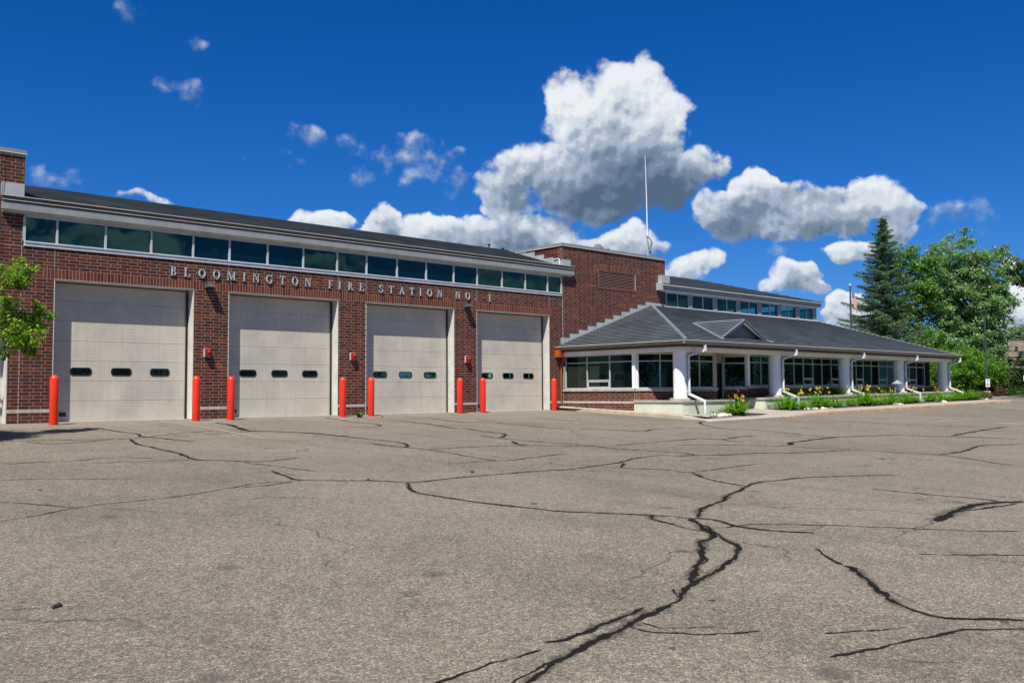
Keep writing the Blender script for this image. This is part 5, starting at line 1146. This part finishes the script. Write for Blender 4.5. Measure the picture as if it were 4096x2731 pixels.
def limbs(name, base, top, r0, targets, parent, m=None, n=8):
    b = MB(); base, top = Vector(base), Vector(top); pts = []
    for i in range(7):
        t = i/6; p = base.lerp(top, t)+Vector((math.sin(t*5)*.12, math.cos(t*4)*.1, 0))*r0*3*t; pts.append(p)
    b.tube(pts, [r0*(1-.82*i/6) for i in range(7)], n)
    for tg in targets:
        tg = Vector(tg); h = max(.15, min(.9, (tg.z-base.z)/(top.z-base.z)*.72)); s = base.lerp(top, h); rr = r0*(1-.82*h)*.55
        mid = s.lerp(tg, .5)+Vector((rnd(-.2, .2), rnd(-.2, .2), rnd(.1, .5)))
        b.tube([s, mid, tg], [rr, rr*.55, rr*.15], 6)
    return b.build(name, m or M['bark'], parent, smooth=True)
def tree(name, base, height, trunk_r, lobes, nclump, per, spread, leaf, color, m, label, cat, group=None, alt=None, altp=.15, tilt=(0, 0), var=.18, nl=26, hollow=.45):
    t = tag(empty(name, base), label, cat, group); bx, by, bz = base
    loc = [(x-bx, y-by, z-bz, a, c, d) for x, y, z, a, c, d in lobes]
    P_, ii, n, cc = crown_points(loc, nclump, per, spread, hollow)
    keep = P_[:, 2] > .05; P_ = P_[keep]; ii = ii[keep]
    leaf_cloud('crown', P_, cols_for(ii, n, color, var, alt, altp), leaf, m, t)
    sel = cc[RNG.choice(len(cc), min(nl, len(cc)), replace=False)]
    limbs('trunk', (0, 0, -.2), (tilt[0], tilt[1], height*.86), trunk_r, [tuple(q) for q in sel], t)
    return t

# left-edge tree reaching into the frame
LC = [(-2.08, -4.65, 4.11, 0.13), (-2.14, -4.72, 3.85, 0.28), (-2.43, -4.9, 3.65, 0.31), (-1.82, -4.43, 3.87, 0.18), (-2.21, -4.69, 3.54, 0.21), (-2.06, -4.65, 3.49, 0.1), (-2.24, -4.38, 3.07, 0.25), (-2.38, -4.4, 2.78, 0.28), (-1.73, -4.81, 3.01, 0.14), (-1.5, -4.3, 2.84, 0.21), (-1.9, -4.61, 2.64, 0.28), (-1.64, -4.31, 2.64, 0.21), (-2.24, -4.68, 2.41, 0.35), (-1.98, -4.75, 2.35, 0.28), (-1.84, -4.88, 2.11, 0.17), (-2.4, -4.9, 2.03, 0.27), (-1.91, -4.4, 2.0, 0.18), (-2.35, -4.4, 1.77, 0.1), (-1.77, -4.43, 1.88, 0.14), (-2.19, -4.69, 2.59, 0.28)]
t = tag(empty('maple_tree', (-5.6, -6.6, G(-5.6, -6.6))), 'leafy bright green tree reaching in at the left edge before the brick pier', 'tree')
pts = []; cols = []
bx, by, bz = t.location
for (x, y, z, r) in LC:
    n = int(360*(r/.25)**1.5)+70
    sub = RNG.normal(size=(max(3, n//26), 3))*r*.55; k = RNG.integers(0, len(sub), n)
    g = sub[k]+RNG.normal(size=(n, 3))*r*.26; g[:, 2] *= .75
    pts.append(np.array([x-bx, y-by, z-bz])+g); cols.append(cols_for(k, len(sub), (.15, .28, .02), .22, (.34, .36, .06), .15))
P_, ii, n, cc = crown_points([(.2, .2, 3.6, 1.4, 1.4, 1.3), (1.3, .6, 3.3, 1.0, 1.0, .9), (1.2, .2, 2.6, .8, .8, .5), (1.6, 1.4, 3.2, .9, .9, .9), (1.7, 2.6, 3.0, .7, .7, .7)], 440, 66, .17, .2)
pts.append(P_); cols.append(cols_for(ii, n, (.11, .21, .02), .2, (.22, .26, .05), .1))
leaf_cloud('crown', np.concatenate(pts), np.concatenate(cols), .072, M['leaf'], t, up_bias=.1, aspect=.7)
tg = [(x-bx, y-by, z-bz) for (x, y, z, r) in LC[::2]]
limbs('trunk', (0, 0, -.2), (.1, .1, 4.0), .10, tg+[(-.8, .5, 3.6), (-.5, -.6, 3), (.3, 1.2, 3.4)], t)

# spruce
def spruce(base, H, rad, label):
    t = tag(empty('spruce_tree', base), label, 'tree')
    b = MB(); b.tube([(0, 0, -.3), (.05, 0, H*.5), (0, 0, H)], [.26, .15, .02], 9); tr = b.build('trunk', M['bark'], t, smooth=True)
    P_ = []; C = []; D = []; bb = MB()
    nb = 175
    for i in range(nb):
        f = (i+rnd(-.4, .4))/nb; f = min(max(f, 0), 1); z = 1.3+(H-1.5)*f
        L = rad*(1-f)**.8*rnd(.50, 1.18)+.18; a = i*2.399+rnd(-.3, .3); d = np.array([math.cos(a), math.sin(a), 0]); q = np.array([-d[1], d[0], 0])
        droop = rnd(.16, .34); ts = np.linspace(.1, 1, max(4, int(L*7)))
        curve = lambda s: np.array([0, 0, z])+d*L*s+np.array([0, 0, -droop*L*s+.30*L*s**2.2])
        bb.tube([tuple(curve(s)) for s in (0, .35, .7, 1)], [.05*L/3+.012, .035*L/3+.008, .018, .006], 5)
        for s in ts:
            c = curve(s); n = int(46*(.45+.75*math.sin(math.pi*min(1, s*.8+.1)))); wdt = .17*L*(1.15-s*.8)+.06
            u = RNG.normal(size=n)*wdt; v = RNG.normal(size=n)*.06; hz = -np.abs(RNG.normal(size=n))*(.10+.05*L*.4)*(1-.3*s)
            pp = c[None, :]+q[None, :]*u[:, None]+d[None, :]*(v+.0-.35*np.abs(u))[:, None]+np.array([0, 0, 1.])[None, :]*(hz-.25*np.abs(u))[:, None]+np.array([0, 0, .05])
            P_.append(pp); base_c = np.array((.052, .112, .050)) if rnd(0, 1) > .25 else np.array((.10, .12, .036)); base_c = base_c*rnd(.75, 1.3)
            if s > .8: base_c = base_c*1.25+np.array((.004, .01, .006))
            C.append(np.repeat(base_c[None, :], n, 0)*(1+RNG.normal(size=(n, 1))*.15))
    bb.build('branches', M['bark'], t, kind='stuff')
    P_ = np.concatenate(P_); C = np.clip(np.concatenate(C), .004, 1)
    leaf_cloud('crown', P_, C, .15, M['needle'], t, up_bias=.15, aspect=.32)
    return t
spruce((71.2, 8.3, .5), 15.9, 5.0, 'tall dark blue green spruce behind the right end of the wing roof')

# broad-leaved trees beyond
tree('maple_tree', (81.0, 4.2, .5), 15.0, .42, [(80.2, 5.9, 12.4, 2.5, 2.5, 3.2), (79.6, 7.3, 9.2, 2.3, 2.3, 2.9), (80.9, 4.6, 9.0, 3.2, 3.2, 3.6), (81.5, 3.1, 11.4, 2.1, 2.1, 3.2), (81.2, 2.8, 8.4, 1.9, 1.9, 2.8), (80.6, 5.6, 5.0, 3.6, 3.6, 3.0), (80.8, 3.8, 4.9, 2.2, 2.2, 2.2), (79.0, 8.4, 4.2, 2.6, 2.6, 2.2)],
     1000, 62, .29, .26, (.095, .225, .050), M['leaf_silver'], 'large silvery green maple to the right of the spruce', 'tree', alt=(.30, .37, .28), altp=.15, var=.25, nl=40, hollow=.35)
tree('birch_tree', (76.0, 7.6, .5), 14.4, .20, [(75.8, 8.2, 12.2, 1.5, 1.5, 2.1), (76.3, 7.2, 9.8, 1.7, 1.7, 1.9), (75.6, 8.6, 7.6, 1.3, 1.3, 1.6), (76.6, 6.4, 12.0, 1.0, 1.0, 1.4), (76.2, 7.4, 4.5, 2.4, 2.4, 2.4)],
     330, 46, .27, .24, (.11, .235, .048), M['leaf'], 'thin airy tree squeezed between the spruce and the big maple', 'tree', var=.2, alt=(.16, .21, .14), altp=.08, hollow=.3)
tree('maple_tree', (86, -1.9, .4), 13, .35, [(83.8, 1.3, 11.7, 1.3, 1.3, .9), (84.2, .3, 10.9, 1.6, 1.6, 1.0), (86.5, -3.5, 12.0, 2.6, 2.6, 2.2)],
     150, 44, .30, .30, (.052, .10, .034), M['leaf'], 'tree branch reaching in at the right edge above the house', 'tree', var=.2)
tree('far_tree', (108, 4, .4), 9, .4, [(107, 10.2, 5.6, 3.0, 3.0, 2.2), (107.9, 7.6, 6.6, 3.0, 3.0, 2.2), (109, 3, 7.0, 4.5, 4.5, 2.3)], 330, 44, .36, .34, (.072, .128, .062), M['leaf_silver'], 'pale green tree row rising over the brown roof of the house', 'tree', alt=(.2, .26, .19), altp=.15)
for i, (x, y, h, r, c, l) in enumerate(((57.8, -3.1, 3.5, 1.75, (.105, .24, .018), 'tall bright green shrub right behind the end column of the wing'), (59.1, -3.9, 3.0, 1.4, (.11, .25, .018), 'bright green shrub left of the lamp post'), (60.4, -4.5, 2.5, 1.0, (.115, .23, .025), 'bright green shrub right of the lamp post'), (62.0, 1.0, 3.6, 2.4, (.03, .07, .012), 'dark green shrub in the shade behind the wing'))):
    tree('shrub', (x, y, .35), h*.7, .07, [(x, y, .4+h*.62, r, r, h*.42), (x-.4, y+.6, .4+h*.36, r*1.15, r*1.15, h*.36)], 170, 62, .16, .13, c, M['leaf'], l, 'shrub', 'shrubs beyond the end of the wing', var=.2, nl=12, hollow=.55)
tree('shrub', (50.8, -4.5, .25), 1.2, .04, [(50.8, -4.5, 1.05, .8, .8, .8)], 70, 60, .11, .10, (.055, .115, .015), M['leaf'], 'rounded green shrub seen between the last window and the end column', 'shrub', 'shrubs beyond the end of the wing', nl=8)
tree('shrub', (49.9, -7.5, .2), .5, .03, [(49.9, -7.5, .42, 1.1, .5, .28)], 80, 60, .09, .08, (.10, .14, .025), M['leaf'], 'low yellow green groundcover shrub past the end of the planter', 'shrub', 'shrubs beyond the end of the wing', nl=6, alt=(.16, .10, .04), altp=.2)
tree('shrub', (59.6, -5.2, .25), .6, .03, [(59.6, -5.2, .65, .5, .5, .32)], 26, 40, .10, .09, (.13, .065, .04), M['leaf'], 'low reddish brown shrub between the lamp post and the hedge', 'shrub', nl=6)
# arborvitae hedge: one plant each
hl = ['leftmost dark green arborvitae of the hedge at the right edge', 'second arborvitae from the left in the hedge', 'third arborvitae from the left in the hedge', 'tall arborvitae of the hedge behind the small white sign', 'rightmost arborvitae of the hedge at the frame edge']
for (x, y, h), l in zip(((61.2, -4.6, 2.7), (61.6, -5.2, 2.6), (61.9, -5.8, 3.05), (62.3, -6.7, 2.8), (62.7, -7.6, 2.9)), hl):
    tree('arborvitae', (x, y, .35), h*.8, .05, [(x, y, .35+h*.30, .55, .55, h*.32), (x, y, .35+h*.60, .42, .42, h*.32), (x, y, .35+h*.84, .24, .24, h*.2)], 120, 50, .09, .10, (.030, .068, .012), M['needle'], l, 'hedge plant', 'arborvitae hedge at the right edge', var=.22, nl=4, hollow=.7)
tree('shrub', (60.2, -5.9, .25), .5, .03, [(60.2, -5.9, .5, .8, .8, .35)], 70, 50, .10, .08, (.045, .10, .015), M['leaf'], 'low green shrub at the foot of the hedge', 'shrub', nl=4)
# trees across the street, behind the camera: they show only in the window glass
P_ = []; IDX = 0; lob = []
for i in range(26):
    x = -70+i*10+rnd(-3, 3); y = -82+rnd(-6, 6); h = rnd(7, 13); lob.append((x, y, h*.5, rnd(5, 7), 4, h*.52))
P_, ii, n, cc = crown_points(lob, 3000, 26, .8); P_[:, 2] = np.maximum(P_[:, 2], -1)
o = leaf_cloud('treeline', P_, cols_for(ii, n, (.05, .11, .02), .25), .50, M['leaf']); o['kind'] = 'stuff'

# ================================================================== daylilies
def daylily(x, y, s, fl, label, z=None, nb=120, name='daylily'):
    z = bedz(x, y) if z is None else z
    s *= 1.34; nb = int(nb*1.7)
    t = tag(empty(name, (x, y, z)), label, 'plant', 'daylilies along the planter' if name == 'daylily' and y < -6.8 else None)
    b = MB()
    for i in range(nb):
        a = rnd(0, 6.28); L = s*rnd(.55, 1.05); lean = rnd(.45, 1.35); d = Vector((math.cos(a), math.sin(a), 0)); q = Vector((-d.y, d.x, 0)); w_ = rnd(.012, .020)*(.6+s)
        p0 = Vector((rnd(-.16, .16)*s, rnd(-.16, .16)*s, -.02)); c = (rnd(.08, .15), rnd(.22, .34), rnd(.014, .028)) if rnd(0, 1) > .15 else (.28, .33, .06)
        pp = []
        for k in range(6):
            u = k/5; r_ = L*lean*.82*u; h = L*(1.0-lean*.30)*(u-.60*lean*u*u)*1.05; pp.append(p0+d*r_+Vector((0, 0, max(h, .01))))
        for k in range(5):
            w0, w1 = w_*(1-.15*k), w_*(1-.15*(k+1)) if k < 4 else .001
            b.face([pp[k]-q*w0, pp[k]+q*w0, pp[k+1]+q*w1, pp[k+1]-q*w1], c)
    b.build('foliage', M['leaf'], t)
    for (n, colr, hh) in fl:
        for i in range(n):
            a = rnd(0, 6.28); r_ = rnd(.05, .55)*s; h = s*hh*.70*rnd(.82, 1.12); f = MB(); base = Vector((math.cos(a)*r_, math.sin(a)*r_, h))
            f.tube([(math.cos(a)*r_*.2, math.sin(a)*r_*.2, 0), (math.cos(a)*r_*.7, math.sin(a)*r_*.7, h*.6), tuple(base)], .005, 4, tint=(.07, .13, .03))
            S_ = rnd(.05, .075); fa = Vector((rnd(-.6, .3), rnd(-1, -.3), rnd(.1, .7))).normalized(); e1 = fa.cross(Vector((0, 0, 1))).normalized(); e2 = fa.cross(e1)
            for k in range(6):
                th = k*math.pi/3; dd = e1*math.cos(th)+e2*math.sin(th); pp = e1*-math.sin(th)+e2*math.cos(th)
                cc_ = tuple(v*rnd(.85, 1.1) for v in colr)
                f.face([base, base+dd*S_*.55+pp*S_*.25+fa*S_*.35, base+dd*S_*1.05+fa*S_*.3, base+dd*S_*.55-pp*S_*.25+fa*S_*.35], cc_)
            f.build('flower', M['petal'], t)
    return t
YEL, GOLD, ORG, RED = (.72, .56, .03), (.72, .36, .02), (.75, .17, .015), (.60, .06, .012)
def XX(x8, y=-7.6): return CAM.x+(x8-CAM.x)*(y-CAM.y)/(-8-CAM.y)
daylily(XX(21.87), -7.65, .32, [], 'tiny green sprig in the gravel in front of the short planter', z=G(22.3, -7.6)+.01, nb=22)
daylily(XX(23.48), -7.6, .92, [(6, GOLD, .85), (3, RED, 1.05), (3, YEL, .8)], 'big daylily with red and orange flowers beside the entry walk', z=G(24, -7.6)+.01, nb=170)
daylily(XX(27.36), -7.6, .95, [(7, YEL, 1.0), (5, GOLD, 1.0)], 'big daylily with yellow and orange flowers at the near end of the long planter', nb=170)
daylily(XX(28.63), -7.6, .62, [], 'small flowerless daylily beside a white limestone patch', nb=80)
daylily(XX(30.01), -7.6, .92, [(13, YEL, 1.0)], 'wide daylily with a row of yellow flowers against the planter cap', nb=180)
daylily(XX(31.51), -7.6, .80, [], 'pale tipped daylily left of the third column', nb=130)
daylily(XX(32.98), -7.6, .66, [], 'small dark green daylily in front of the third column', nb=110)
daylily(XX(34.29), -7.6, .95, [(18, YEL, 1.02)], 'large daylily crowded with bright yellow flowers', nb=200)
daylily(XX(35.69), -7.6, .66, [(7, GOLD, .9)], 'daylily with golden orange flowers right of the bright yellow one', nb=110)
daylily(XX(36.98), -7.6, .84, [(8, YEL, 1.0)], 'daylily with pale yellow flowers below the middle hopper window', nb=150)
daylily(XX(38.38), -7.6, .72, [(2, ORG, .95)], 'daylily with one orange red flower by the feeder pole', nb=130)
daylily(XX(39.54), -7.6, .78, [(4, GOLD, 1.05), (2, ORG, 1.1)], 'daylily with small gold buds in front of the fourth column', nb=140)
daylily(XX(41.67), -7.6, .74, [(4, GOLD, .9)], 'daylily with yellow seed heads between the last two columns', nb=140)
daylily(XX(43.44), -7.6, .78, [(5, ORG, 1.0)], 'daylily with large orange flowers left of the end column', nb=140)
daylily(XX(44.94), -7.6, .70, [(3, ORG, 1.05)], 'daylily with orange flowers in front of the end column', nb=130)
daylily(XX(46.41), -7.6, .85, [], 'broad bright green daylily past the end of the planter', nb=180)
daylily(XX(47.9), -7.6, .70, [], 'low green daylily last in the row towards the lamp post', nb=130)
pl = ['leafy green plant on the planter top between the second and third columns', 'leafy green plant on the planter top just left of the third column', 'leafy green plant on the planter top between the third and fourth columns', 'small leafy plant on the planter top before the last window']
for (x, l) in zip((30.9, 35.0, 39.2, 46.0), pl): daylily(x, -6.35, .55, [(2, GOLD, .8)] if x < 36 else [], l, z=capz(x)-.02, nb=110, name='garden_plant')

# ================================================================== feeder pole, antenna, dish
fx, fy = 39.05, -7.45
t = tag(empty('bird_feeder', (fx, fy, bedz(fx, fy))), 'dark metal shepherd hook with a hanging bird feeder before the fourth column', 'bird feeder')
z0 = bedz(fx, fy)
def zz(v): return v-z0
b = MB(); b.tube([(0, 0, 0), (0, 0, zz(1.72)), (-.03, .03, zz(1.82)), (-.12, .10, zz(1.80))], .012, 6)
b.tube([(0, 0, zz(1.35)), (.05, -.04, zz(1.52)), (.20, -.16, zz(1.60)), (.36, -.28, zz(1.52)), (.42, -.33, zz(1.42))], .011, 6); b.build('hook_pole', M['pole'], t)
b = MB(); b.lathe([(.30, zz(1.13)), (.02, zz(1.33))], (0, 0, 0), 14); b.build('baffle', M['dkalu'], t)
b = MB(); b.lathe([(.16, zz(1.25)), (.20, zz(1.27)), (.12, zz(1.30)), (.11, zz(1.40)), (.02, zz(1.44))], (.42, -.33, 0), 12); b.build('feeder', M['pole'], t)
t = tag(empty('antenna', (28.55, .6, 7.55)), 'tall thin white whip antenna with short rods on the brick tower roof', 'antenna')
b = MB(); b.tube([(.02, 0, 1.15), (0, 0, 3.2), (-.07, 0, 5.44)], [.032, .024, .012], 8); b.build('whip', M['antenna'], t)
b = MB(); b.tube([(.03, 0, .0), (.02, 0, 1.3)], .045, 8); b.tube([(.22, 0, .0), (.22, 0, .85)], .035, 8); b.build('mast', M['conduit'], t)
b = MB(); b.tube([(.30, 0, .3), (.29, 0, 1.65)], [.026, .014], 8); b.build('short_whip', M['antenna'], t)
b = MB(); b.box(-.03, .26, -.05, .05, .0, .08); b.box(.10, .22, -.08, .0, .5, .72); b.box(-.04, .32, -.05, -.045, .95, .97); b.box(-.04, .08, -.05, .05, 1.2, 1.24); b.build('bracket', M['dkalu'], t)
b = MB(); b.tube([(.02, -.05, 1.2), (.12, -.05, 1.18), (.30, -.05, 1.0), (.24, -.05, .7), (.16, -.05, .55), (.24, -.05, .3), (.26, -.05, 0)], .022, 6); b.tube([(.5, 0, 1.0), (.30, 0, .75), (.2, 0, .62)], .016, 6); b.build('cable', M['pole'], t)
b = MB(); b.tube([(.22, -.04, .02), (.23, -.04, .45)], .03, 6); b.tube([(.03, -.05, .75), (.03, -.05, .9)], .03, 6); b.build('teal_cable', M['teal'], t)
t = tag(empty('satellite_dish', (25.1, 1.0, 7.6)), 'grey satellite dish behind the tower parapet', 'satellite dish')
b = MB(); n = 20; R0 = .42
for k in range(3):
    r0, r1 = R0*k/3, R0*(k+1)/3
    for i in range(n):
        a, c = 2*math.pi*i/n, 2*math.pi*(i+1)/n; q = lambda r, a: (r*math.cos(a), -.12+.35*r*r-.1, .12+r*math.sin(a)*.85)
        b.face([q(r0, a), q(r1, a), q(r1, c), q(r0, c)])
b.build('reflector', M['coping'], t)
b = MB(); b.tube([(0, .05, -.1), (0, -.1, .1)], .03, 6); b.tube([(0, -.1, -.2), (.42, -.35, .10)], .015, 6); b.box(.36, .52, -.42, -.28, .06, .28); b.build('feed_arm', M['dkalu'], t)

# ================================================================== flag pole, lamp post, signs
t = tag(empty('flagpole', (62.92, 7.26, .4)), 'dark flagpole with a gold ball behind the wing roof', 'flagpole')
b = MB(); b.tube([(0, 0, 0), (0, 0, 8.95)], [.10, .065], 10); b.build('pole', M['pole'], t)
b = MB(); b.lathe([(.01, 8.94), (.07, 8.97), (.09, 9.04), (.07, 9.11), (.01, 9.14)], (0, 0, 0), 12); b.build('ball', M['lip'], t)
def flag():
    b = MB(); nu, nv = 38, 26; W_, H_ = 1.9, 1.25; V = []
    for j in range(nv+1):
        for i in range(nu+1):
            u, v = i/nu, j/nv
            # limp cloth: fly end sinks, folds fan out from the hoist
            s_ = .055+.62*u*(1-.25*u); fold = .09*math.sin(u*13+v*2.2)*u**.6
            x = .07+s_; z = -v*H_*(1-.28*u)-1.12*u**1.15
            V.append((x*.62+fold*.5, -x*.62+fold, z))
    b.v = V
    for j in range(nv):
        for i in range(nu):
            a = j*(nu+1)+i; b.f.append((a, a+nu+1, a+nu+2, a+1)); st_ = j*13//nv
            c = (.48, .010, .018) if st_ % 2 == 0 else (.62, .60, .60)
            if i < nu*.40 and j < nv*7/13: c = (.02, .035, .14) if (i % 3 or j % 2) else (.7, .7, .7)
            b.t.append(c)
    o = b.build('flag', M['cloth'], smooth=True, loc=(62.92, 7.26, .4+8.72)); tag(o, 'United States flag hanging limp from the flagpole', 'flag')
flag()
lx, ly = 53.7, -6.53; lz = G(lx, ly)
t = tag(empty('lamp_post', (lx, ly, lz)), 'tall thin dark lamp post on a pale concrete base right of the planter', 'lamp post')
b = MB(); b.tube([(0, 0, .45), (-.02, .0, 5.75)], [.06, .04], 10); b.build('pole', M['pole'], t)
b = MB(); b.lathe([(.20, -.1), (.20, .46), (.17, .50)], (0, 0, 0), 18); b.build('concrete_base', M['walk'], t)
b = MB(); b.box(-.42, .05, -.10, .10, 5.62, 5.72); b.build('lamp_head', M['pole'], t)
du = Vector((.72, -.69, 0)); dn = Vector((-.69, -.72, 0))
def signbox(b, c, w_, h_, th, off=0):
    c = Vector(c)+dn*off; u = du*w_/2; n = dn*th; Z = Vector((0, 0, h_/2)); b.hexa([c-u-Z, c+u-Z, c+u-Z-n, c-u-Z-n, c-u+Z, c+u+Z, c+u+Z-n, c-u+Z-n])
t = tag(empty('parking_sign', (lx, ly, lz)), 'white no parking sign on the lamp post', 'sign')
b = MB(); signbox(b, (0, 0, 1.02), .27, .50, .01, .10); b.build('sign_panel', M['sign'], t)
b = MB()
for k in range(20):
    a, c = 2*math.pi*k/20, 2*math.pi*(k+1)/20; q = lambda r, a: tuple(Vector((0, 0, .92))+dn*.104+du*r*math.cos(a)+Vector((0, 0, r*math.sin(a)))); b.face([q(.075, a), q(.10, a), q(.10, c), q(.075, c)])
q0 = Vector((0, 0, .92))+dn*.106; b.face([tuple(q0+du*-.07+Vector((0, 0, .055))), tuple(q0+du*-.055+Vector((0, 0, .07))), tuple(q0+du*.07+Vector((0, 0, -.055))), tuple(q0+du*.055+Vector((0, 0, -.07)))]); b.build('prohibition_ring', M['signred'], t)
b = MB(); signbox(b, (0, 0, 1.18), .16, .03, .002, .104); signbox(b, (0, 0, 1.13), .12, .025, .002, .104)
signbox(b, Vector((0, 0, .92))-du*.025, .02, .11, .002, .103); signbox(b, Vector((0, 0, .955))+du*.005, .05, .018, .002, .103); signbox(b, Vector((0, 0, .915))+du*.005, .05, .018, .002, .103); signbox(b, Vector((0, 0, .935))+du*.03, .016, .04, .002, .103); b.build('sign_print', M['signblack'], t)
t = tag(empty('accessible_sign', (54.6, -8.55, G(54.6, -8.5))), 'small white and green parking sign on a post at the right edge', 'sign')
b = MB(); signbox(b, (0, 0, 1.36), .38, .34, .01, .03); b.build('sign_panel', M['sign'], t)
b = MB(); signbox(b, (0, 0, 1.47), .32, .05, .002, .034); signbox(b, Vector((0, 0, 1.36))-du*.07, .09, .10, .002, .034); signbox(b, Vector((0, 0, 1.37))+du*.06, .09, .03, .002, .034); b.build('sign_print', M['signgreen'], t)
b = MB(); b.tube([tuple(du*.25), tuple(du*.25+Vector((0, 0, 1.5)))], .025, 8); b.build('post', M['conduit'], t)

# ================================================================== house, wires
t = empty('house', (89.5, 5.2, .3), math.atan2(-.69, .72)); tag(t, 'house with a weathered brown shingle roof beyond the hedge', 'house')
b = MB(); b.box(-.6, 16, 0, 9, -.5, 2.6); b.build('wall', M['housewall'], t)
rows_ = 20
for side, (x0, x1) in enumerate(((-1.0, 17),)):
    for k in range(rows_):
        t0, t1 = k/rows_, (k+1)/rows_; b = MB(); e = .05
        xa, xb = x0+3.2*t0, x0+3.2*t1
        b.face([(xa, -.7+5.2*t0, 2.3+3.25*t0+e), (x1, -.7+5.2*t0, 2.3+3.25*t0+e), (x1, -.7+5.2*t1, 2.3+3.25*t1), (xb, -.7+5.2*t1, 2.3+3.25*t1)])
        b.face([(xa, -.7+5.2*t0, 2.3+3.25*t0-.01), (x1, -.7+5.2*t0, 2.3+3.25*t0-.01), (x1, -.7+5.2*t0, 2.3+3.25*t0+e), (xa, -.7+5.2*t0, 2.3+3.25*t0+e)])
        b.face([(xa, 9.7-5.2*t0, 2.3+3.25*t0), (xa, -.7+5.2*t0, 2.3+3.25*t0+e), (xb, -.7+5.2*t1, 2.3+3.25*t1), (xb, 9.7-5.2*t1, 2.3+3.25*t1)])
        b.build('shingle_course', M['shingle'], t)
strip((-1.0, -.72, 2.34), (2.2, 4.5, 5.60), .14, .03, M['lip'], 'hip_cap', t)
b = MB(); b.box(-1.05, 17, -.78, -.7, 2.2, 2.36); b.build('fascia', M['lip'], t)
b = MB(); b.lathe([(.12, 0), (.12, .35), (.2, .4), (.02, .5)], (2.9, 2.6, 4.4), 10); b.build('roof_vent', M['signblack'], t)
W_ = [((85.18, 3.44, 7.17), (79.2, -8.03, 6.49), 0.02, 'thin single power line crossing the sky above the house'), ((84.58, 5.11, 4.57), (79.19, -7.97, 4.96), 0.025, 'power line crossing the upper part of the brown roof'), ((84.58, 5.13, 3.96), (79.18, -7.96, 4.55), 0.05, 'thick black power line across the middle of the brown roof'), ((84.57, 5.14, 3.7), (79.18, -7.94, 3.97), 0.022, 'thin power line just below the thick black one'), ((84.57, 5.14, 3.48), (79.17, -7.93, 3.69), 0.022, 'lowest power line across the brown roof')]
for i, (p, q, r, l) in enumerate(W_):
    p, q = Vector(p), Vector(q); b = MB(); pts_ = []
    for k in range(13):
        s = k/12; c = p.lerp(q, s); c.z -= .5*4*s*(1-s); pts_.append(c)
    b.tube(pts_, r, 5); tag(b.build('power_line', M['black']), l, 'power line', 'power lines at the right edge')
# boulder-like brown wall end piece under the shrubs
b = MB(); b.hexa([(54.6, -1.2, .2), (57.4, -1.9, .2), (57.4, -1.5, .2), (54.6, -.8, .2), (54.6, -1.2, .62), (57.4, -1.9, 1.05), (57.4, -1.5, 1.05), (54.6, -.8, .62)])
tag(b.build('ramp_wall', M['housewall']), 'low brown ramp wall in the shade under the bright green shrubs', 'wall')
structure(sheet('far_kerb', steps(52.5, 60, .75), [-6.9, -6.7], lambda x, y: G(x, y)+.13, M['walk']))
